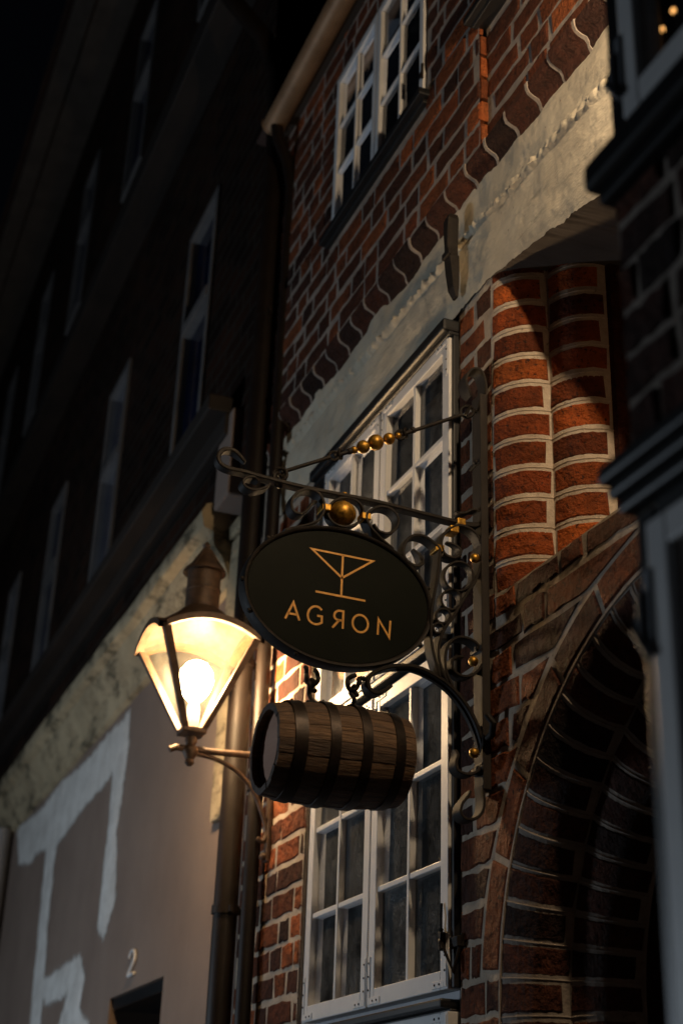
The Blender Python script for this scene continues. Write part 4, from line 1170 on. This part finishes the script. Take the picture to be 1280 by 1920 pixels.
# ------------------------------------------------------------------ wrought iron sign bracket
BXP = -3.49
br = thing("sign_bracket", "black wrought iron wall bracket with scrolls and gold beads", "sign bracket", (BXP, -0.02, 3.2))
i_ = MB()
i_.box(BXP - .030, BXP + .030, -0.034, -0.008, 2.600, 3.86, 0, .004)
i_.build("wall_strap", 'iron_grey', br, root=br)
def iron(name, pts, w=.032, t=.009, taper=(1, .5), closed=False, dx=0.0, mat='iron', smooth=6):
    m_ = MB(); m_.strip(pts, BXP + dx, w, t, taper, smooth, closed); return m_.build(name, mat, br, root=br, smooth=40)
iron("top_curl", TOP_CURL[1:], .056, .008, (1, .6), mat='iron_grey')
iron("tail", TAIL, .052, .008, (1, .6), mat='iron_grey')
iron("arm", [(-.03, ARM[0][1] + .002)] + ARM[1:], .034, .013, (1, .45))
iron("scroll", UNDER_CURL, .042, .008, (1, .6))
iron("scroll", TL, .046, .008, (.6, .45))
iron("scroll", TR, .046, .008, (.6, .4))
iron("ring", RING_[:-1], .030, .007, closed=True, smooth=2)
iron("scroll", HEART_L, .046, .009, (1, .35))
iron("scroll", LONG, .046, .009, (1, .9), dx=.004)
iron("scroll", BIG_C, .044, .009, (.35, 1))
for q in (RING0, RING1, RING2, RING3): iron("ring", q[:-1], .030, .007, closed=True, smooth=2)
iron("scroll", LOW_SCROLL, .046, .009, (1, .35))
iron("scroll", UP_SCROLL, .036, .009, (1, .4))
brc = iron("brace", BRACE, .044, .012, (.4, 1))
iron("scroll", FOOT_CURL, .046, .009, (1, .4), mat='iron_grey')
m_ = MB(); m_.strip([(y_, z_) for (y_, z_) in BRACE[7:]], BXP, .014, .022, (1, 1), 6); m_.build("brace_rib", 'iron', brc, root=br, smooth=40)
for (cy, cz) in COLLARS:
    m_ = MB(); m_.box(BXP - .022, BXP + .022, cy - .014, cy + .014, cz - .011, cz + .011, 0, .003); m_.build("collar", 'gold', br, root=br)
for (cy, cz) in GOLD_STUDS:
    m_ = MB(); m_.ball((BXP + .012, cy, cz), .015, 14); m_.build("stud", 'gold', br, root=br, smooth=60)
m_ = MB(); m_.ball((BXP, BALL[0][0], BALL[0][1]), .041, 24, (1, 1, .92)); m_.build("ball", 'gold', br, root=br, smooth=60)
m_ = MB(); m_.ball((BXP, KNOB[0][0], KNOB[0][1]), .010, 14); m_.lathe([(.004, -.02), (.004, .0)], (BXP, KNOB[0][0], KNOB[0][1]), 'Z', 8); m_.build("knob", 'gold', br, root=br, smooth=60)
def P3(p, dx=0): return (BXP + dx, p[0], p[1])
# tie rod with beads
m_ = MB()
m_.tube([P3(p) for p in ROD1], .0062, 8)
m_.tube([P3(p) for p in ROD2], .0062, 8)
def ringpts(c, r, tilt=0.0, n=18):
    return [(BXP + r * math.cos(2 * math.pi * j / n) * math.sin(tilt), c[0] + r * math.cos(2 * math.pi * j / n) * math.cos(tilt), c[1] + r * math.sin(2 * math.pi * j / n)) for j in range(n)]
m_.tube(ringpts(EYE1[0], .020, .5), .0055, 7, True); m_.tube(ringpts((EYE1[0][0] - .004, EYE1[0][1] - .018), .020, -.6), .006, 7, True)
m_.tube(ringpts(EYE2[0], .020, .5), .0055, 7, True); m_.tube([P3((EYE2[0][0] - .01, EYE2[0][1] - .02), .01), P3((EYE2[0][0] + .005, EYE2[0][1] + .012), .012), P3((-.02, EYE2[0][1] - .002)), P3((-.015, EYE2[0][1] - .03))], .0065, 7)
for l_ in (LINK1, LINK2):
    a, c = l_
    mid = ((a[0] + c[0]) / 2, (a[1] + c[1]) / 2)
    m_.tube(ringpts(a, .014, .3, 14), .0048, 7, True)
    m_.tube(ringpts((a[0] * .62 + c[0] * .38, a[1] * .62 + c[1] * .38), .014, -.9, 14), .0048, 7, True)
    m_.tube([P3(a), P3(mid), P3(c)], .0065, 8)
    m_.tube([P3((c[0] - .01, c[1] - .004)), P3((c[0], c[1] + .002))], .010, 8)
m_.tube([P3(LINK1[1]), P3(LINK2[0])], .004, 8)
m_.build("tie_rod", 'iron', br, root=br, smooth=50)
for (cy, cz, rp) in BEADS:
    m_ = MB(); rr_ = rp / 640.0
    m_.ball((BXP, cy, cz), rr_, 20); m_.build("bead", 'gold', br, root=br, smooth=60)
for zc in (3.62, 3.015, 2.66):
    m_ = MB()
    m_.box(BXP - .036, BXP + .036, -.040, -.0345, zc - .008, zc + .008, 0, .002)
    m_.lathe([(.009, 0), (.008, -.006), (.003, -.009)], (BXP + .012, -.040, zc + .001), 'Y', 10)
    m_.build("wall_clip", 'iron', br, root=br)
m_ = MB(); m_.tube([(BXP + .025, -.02, 2.745), (BXP + .06, -.022, 2.75), (BXP + .085, -.03, 2.775), (BXP + .075, -.045, 2.80)], .010, 8)
m_.build("wall_hook", 'iron', br, root=br, smooth=50)

# ------------------------------------------------------------------ oval sign
SC = (-0.472, 3.100); SA, SB = 0.285, 0.208
ts = math.radians(0.0)
sg = thing("oval_sign", "black oval sign with a gold cocktail glass and gold letters", "sign", (BXP, SC[0], SC[1]))
def ell(a, b, x, n=72): return [(x, SC[0] + a * math.cos(2 * math.pi * j / n), SC[1] + b * math.sin(2 * math.pi * j / n)) for j in range(n)]
m_ = MB()
m_.sweep([ell(SA - .012, SB - .012, BXP - .012), ell(SA - .012, SB - .012, BXP + .0115), ell(SA - .014, SB - .014, BXP + .0125)])
m_.build("board", 'sign_black', sg, root=sg)
m_ = MB()
prof_ = [(-.012, .012), (-.011, .016), (-.006, .021), (-.001, .022), (.001, .018), (.001, -.030), (-.003, -.034), (-.012, -.030)]
n_ = 72; rings = []
for j in range(n_):
    a = 2 * math.pi * j / n_
    rings.append([(BXP + h, SC[0] + (SA + e) * math.cos(a), SC[1] + (SB + e) * math.sin(a)) for e, h in prof_])
m_.sweep(rings, closed=True)
m_.build("rim", 'iron', sg, root=sg, smooth=50)
for a in (205, 245, 330, 20, 75, 140, 180):
    m_ = MB(); a = R(a); m_.lathe([(.008, 0), (.006, .006), (.002, .008)], (BXP + .012, SC[0] + SA * 1.012 * math.cos(a), SC[1] + SB * 1.012 * math.sin(a) ), 'X', 10)
    m_.build("rivet", 'iron', sg, root=sg)
FX = BXP + .0128
def ribbon(mb, pts, wd, closed=False, join='miter'):
    k = len(pts); L_ = []; R_ = []
    for i in range(k):
        if closed: a, c, d = pts[i - 1], pts[i], pts[(i + 1) % k]
        else: a, c, d = pts[max(i - 1, 0)], pts[i], pts[min(i + 1, k - 1)]
        def un(p, q):
            l = math.hypot(q[0] - p[0], q[1] - p[1]) or 1; return ((q[0] - p[0]) / l, (q[1] - p[1]) / l)
        t1 = un(a, c) if a != c else un(c, d); t2 = un(c, d) if c != d else t1
        n1 = (-t1[1], t1[0]); n2 = (-t2[1], t2[0])
        m0 = (n1[0] + n2[0], n1[1] + n2[1]); l = math.hypot(*m0) or 1; m0 = (m0[0] / l, m0[1] / l)
        cs = max(0.35, m0[0] * n1[0] + m0[1] * n1[1]); h = wd / 2 / cs
        L_.append((c[0] + m0[0] * h, c[1] + m0[1] * h)); R_.append((c[0] - m0[0] * h, c[1] - m0[1] * h))
    rings = [[(FX, L_[i][0], L_[i][1]), (FX + .0012, L_[i][0], L_[i][1]), (FX + .0012, R_[i][0], R_[i][1]), (FX, R_[i][0], R_[i][1])] for i in range(k)]
    mb.sweep(rings, closed)
m_ = MB(); LW = .0062
ribbon(m_, MARTINI[0][:-1], LW, True)
ribbon(m_, MARTINI[1], LW); ribbon(m_, MARTINI[2], LW)
m_.build("emblem", 'gold_paint', sg, root=sg)
m_ = MB()
for ch in ('A', 'G', 'YA', 'O', 'N'):
    for st_ in LETTERS[ch]:
        if ch == 'O': ribbon(m_, st_[:-1], LW, True)
        elif ch == 'G': ribbon(m_, catmull(st_[:9], 4)[:-1] + st_[8:], LW)
        elif ch == 'YA' and len(st_) > 3: ribbon(m_, st_[:2] + catmull(st_[1:], 3)[2:], LW)
        else: ribbon(m_, st_, LW)
m_.build("lettering", 'gold_paint', sg, root=sg)
for h in (HOOKS[0], HOOKS[2]):
    m_ = MB(); m_.tube([P3(p, .004 * math.sin(i)) for i, p in enumerate(catmull(h, 4))], .0068, 8)
    m_.build("hook", 'iron', sg, root=sg, smooth=50)

# ------------------------------------------------------------------ barrel
bl = thing("barrel", "small oak barrel with black iron hoops hanging from two hooks", "barrel", (BXP, -0.46, 2.64))
Y0, Y1 = -0.664, -0.278
ZC0, ZC1 = 2.637, 2.649
def bz(y): return ZC0 + (ZC1 - ZC0) * (y - Y0) / (Y1 - Y0)
def brad(y):
    t = (y - Y0) / (Y1 - Y0) * 2 - 1
    return 0.1385 - 0.0165 * t * t
m_ = MB(); NS = 20
for s_ in range(NS):
    tn = (rng.random(), 0, 0); a0 = 2 * math.pi * (s_ + .02) / NS; a1 = 2 * math.pi * (s_ + .98) / NS
    off = rng.uniform(-.0012, .0012); endj = rng.uniform(-.002, .002)
    rings = []
    for j in range(17):
        y = Y0 + (Y1 - Y0) * j / 16
        if j == 0: y += endj
        rr_ = brad(y) + off; ri = rr_ - .017
        arc = [(BXP + rr_ * math.cos(a0 + (a1 - a0) * q / 3), y, bz(y) + rr_ * math.sin(a0 + (a1 - a0) * q / 3)) for q in range(4)]
        inn = [(BXP + ri * math.cos(a1), y, bz(y) + ri * math.sin(a1)), (BXP + ri * math.cos(a0), y, bz(y) + ri * math.sin(a0))]
        rings.append(arc + inn)
    m_.sweep(rings, tint=tn)
m_.lathe([(brad(y) - .012, y) for y in [Y0 + (Y1 - Y0) * j / 16 for j in range(17)]], (BXP, 0, (ZC0 + ZC1) / 2), 'Y', 40, False, 0)
m_.build("staves", 'oak', bl, root=bl)
for (yc, hw) in ((Y0 + .058, .017), (Y0 + .150, .014), (Y0 + .240, .014), (Y0 + .338, .014)):
    h_ = MB()
    h_.lathe([(brad(yc - hw) + .0005, -hw), (brad(yc - hw) + .0045, -hw), (brad(yc + hw) + .0045, hw), (brad(yc + hw) + .0005, hw)], (BXP, yc, bz(yc)), 'Y', 48, False)
    a = R(70 + 40 * rng.random()); rr_ = brad(yc) + .005
    h_.ball((BXP + rr_ * math.cos(a), yc, bz(yc) + rr_ * math.sin(a)), .004, 8)
    h_.build("hoop", 'hoop', bl, root=bl, smooth=50)
for yc in (Y0 + .030, Y1 - .03):
    h_ = MB()
    h_.lathe([(brad(yc) - .0125, -.005), (brad(yc) - .0125, .005)], (BXP, yc, bz(yc)), 'Y', 40)
    if yc < -.5:
        h_.tube([(BXP + .03, yc - .0058, 2.70), (BXP + .052, yc - .0058, 2.672), (BXP + .058, yc - .0058, 2.65)], .0012, 5, False, 0)
    h_.build("barrel_head", 'barrel_head', bl, root=bl)
for h in (HOOKS[1], HOOKS[3]):
    h_ = MB()
    h_.tube([P3(p, .008 * math.cos(i * .8)) for i, p in enumerate(catmull(h, 4))], .0066, 8)
    h_.box(BXP - .014, BXP + .014, h[-1][0] - .018, h[-1][0] + .018, brad(h[-1][0]) + bz(h[-1][0]) - .006, brad(h[-1][0]) + bz(h[-1][0]) + .006, 0, .002)
    h_.build("hook", 'iron', bl, root=bl, smooth=50)

# ------------------------------------------------------------------ wall lantern
LX, LY = -5.37, -0.36
ln = thing("wall_lantern", "lit four sided wall lantern with milky panes and a rusty hood on a curved arm", "lantern", (LX, 0, 3.0))
LT, LBZ, LA, LB_ = 3.585, 3.228, 0.190, 0.040
ARCH = 0.062
def corner(s, z, sx, sy): return (LX + sx * s, LY + sy * s, z)
m_ = MB()
for sx in (-1, 1):
    for sy in (-1, 1):
        rings = []
        for (s, z, wd) in ((LB_, LBZ, .012), (LA, LT, .016)):
            cx, cy = LX + sx * s, LY + sy * s
            rings.append([(cx + wd, cy + wd, z), (cx - wd, cy + wd, z), (cx - wd, cy - wd, z), (cx + wd, cy - wd, z)])
        m_.sweep(rings)
for (dx, dy) in ((1, 0), (-1, 0), (0, 1), (0, -1)):          # arched rims over the panes
    pts = []
    for j in range(15):
        t = -1 + 2 * j / 14
        q = LA + .004
        z = LT + ARCH * (1 - t * t)
        pts.append((LX + (dx * q if dx else t * q), LY + (dy * q if dy else t * q), z))
    for j in range(14):
        a, c = pts[j], pts[j + 1]
        o_ = (dx * .027, dy * .027)
        i2 = (dx * -.006, dy * -.006)
        hh = .0135
        m_.add([(a[0] + i2[0], a[1] + i2[1], a[2] - hh), (a[0] + o_[0], a[1] + o_[1], a[2] - hh - .004), (a[0] + o_[0], a[1] + o_[1], a[2] + hh - .004), (a[0] + i2[0], a[1] + i2[1], a[2] + hh),
                (c[0] + i2[0], c[1] + i2[1], c[2] - hh), (c[0] + o_[0], c[1] + o_[1], c[2] - hh - .004), (c[0] + o_[0], c[1] + o_[1], c[2] + hh - .004), (c[0] + i2[0], c[1] + i2[1], c[2] + hh)],
               [(0, 1, 5, 4), (1, 2, 6, 5), (2, 3, 7, 6), (3, 0, 4, 7)])
m_.box(LX - .050, LX + .050, LY - .050, LY + .050, LBZ - .020, LBZ + .004, 0, .005)
m_.build("frame", 'lantern', ln, root=ln)
m_ = MB(); rings = []
NR = 64
for (s, z, arch) in ((0.0, LT + .006, 1.0), (.10, LT + .022, .93), (.25, LT + .045, .78), (.45, LT + .078, .5), (.65, LT + .110, .25), (.85, LT + .142, .08), (1.0, LT + .160, 0.0)):
    ring = []
    for j in range(NR):
        a = 2 * math.pi * j / NR
        ca, sa = math.cos(a), math.sin(a)
        sq = 1 / max(abs(ca), abs(sa))
        t = min(abs(ca), abs(sa)) * sq
        e = s ** .75
        rad = (LA + .014) * sq * (1 - e) + .072 * e
        ring.append((LX + rad * ca, LY + rad * sa, z + ARCH * (1 - t * t) * arch * .92))
    rings.append(ring)
m_.sweep(rings, False, False)
m_.build("hood", 'lantern', ln, root=ln, smooth=35)
m_ = MB()
m_.lathe([(.071, LT + .150), (.071, LT + .235), (.075, LT + .238), (.075, LT + .246), (.070, LT + .249), (.070, LT + .330)], (LX, LY, 0), 'Z', 32)
m_.lathe([(.060, LT + .330), (.091, LT + .322), (.089, LT + .332), (.060, LT + .362), (.038, LT + .400), (.020, LT + .428), (.013, LT + .440), (.018, LT + .450), (.010, LT + .462), (.003, LT + .470)], (LX, LY, 0), 'Z', 32)
for j in range(4):
    a = R(45 + 90 * j); m_.tube([(LX + .090 * math.cos(a), LY + .090 * math.sin(a), LT + .326), (LX + .060 * math.cos(a), LY + .060 * math.sin(a), LT + .366), (LX + .02 * math.cos(a), LY + .02 * math.sin(a), LT + .430)], .006, 6)
m_.build("chimney", 'lantern', ln, root=ln, smooth=40)
for (dx, dy) in ((1, 0), (-1, 0), (0, 1), (0, -1)):
    m_ = MB()
    def pp(s, t, z): return (LX + (dx * s if dx else t * s), LY + (dy * s if dy else t * s), z)
    cols_ = 13; rows_ = 8; base = len(m_.v)
    for r2 in range(rows_ + 1):
        for c2 in range(cols_):
            t = -1 + 2 * c2 / (cols_ - 1); f = r2 / rows_
            s_ = LB_ + (LA - LB_) * f
            z = LBZ + (LT - LBZ) * f + ARCH * (1 - t * t) * f * f
            m_.v.append(pp(s_, t * .97, z))
    for r2 in range(rows_):
        for c2 in range(cols_ - 1):
            q = r2 * cols_ + c2
            m_.face((q, q + 1, q + cols_ + 1, q + cols_))
    m_.build("pane", 'pane', ln, root=ln, smooth=60)
m_ = MB()
m_.lathe([(.018, 3.345), (.040, 3.366), (.060, 3.395), (.070, 3.435), (.064, 3.472), (.044, 3.502), (.020, 3.516), (.003, 3.519)], (LX, LY, 0), 'Z', 20)
m_.build("bulb", 'bulb', ln, root=ln, smooth=60)
m_ = MB(); m_.lathe([(.026, LBZ), (.026, 3.31), (.022, 3.33), (.018, 3.343)], (LX, LY, 0), 'Z', 18); m_.build("socket", 'white_paint', ln, root=ln, smooth=40)
m_ = MB()
m_.lathe([(.020, 3.20), (.026, 3.185), (.018, 3.165), (.030, 3.155), (.034, 3.140), (.024, 3.120), (.016, 3.108), (.020, 3.095), (.010, 3.082)], (LX, LY, 0), 'Z', 20)
m_.tube([(LX, LY - .085, 3.138), (LX, LY - .06, 3.150), (LX, LY, 3.150), (LX, LY + .12, 3.152), (LX, -.012, 3.165)], .0135, 10)
m_.tube(catmull([(LX, LY, 3.135), (LX, LY + .10, 3.125), (LX, LY + .20, 3.085), (LX, LY + .275, 3.01), (LX, LY + .315, 2.93), (LX, LY + .338, 2.86), (LX, LY + .325, 2.82), (LX, LY + .30, 2.83)], 5), .010, 8)
m_.build("arm", 'lantern', ln, root=ln, smooth=50)
m_ = MB(); m_.box(LX - .020, LX + .020, -.024, -.007, 2.74, 3.22, 0, .004); m_.ball((LX, -.03, 2.76), .018, 10); m_.build("wall_plate", 'lantern', ln, root=ln)
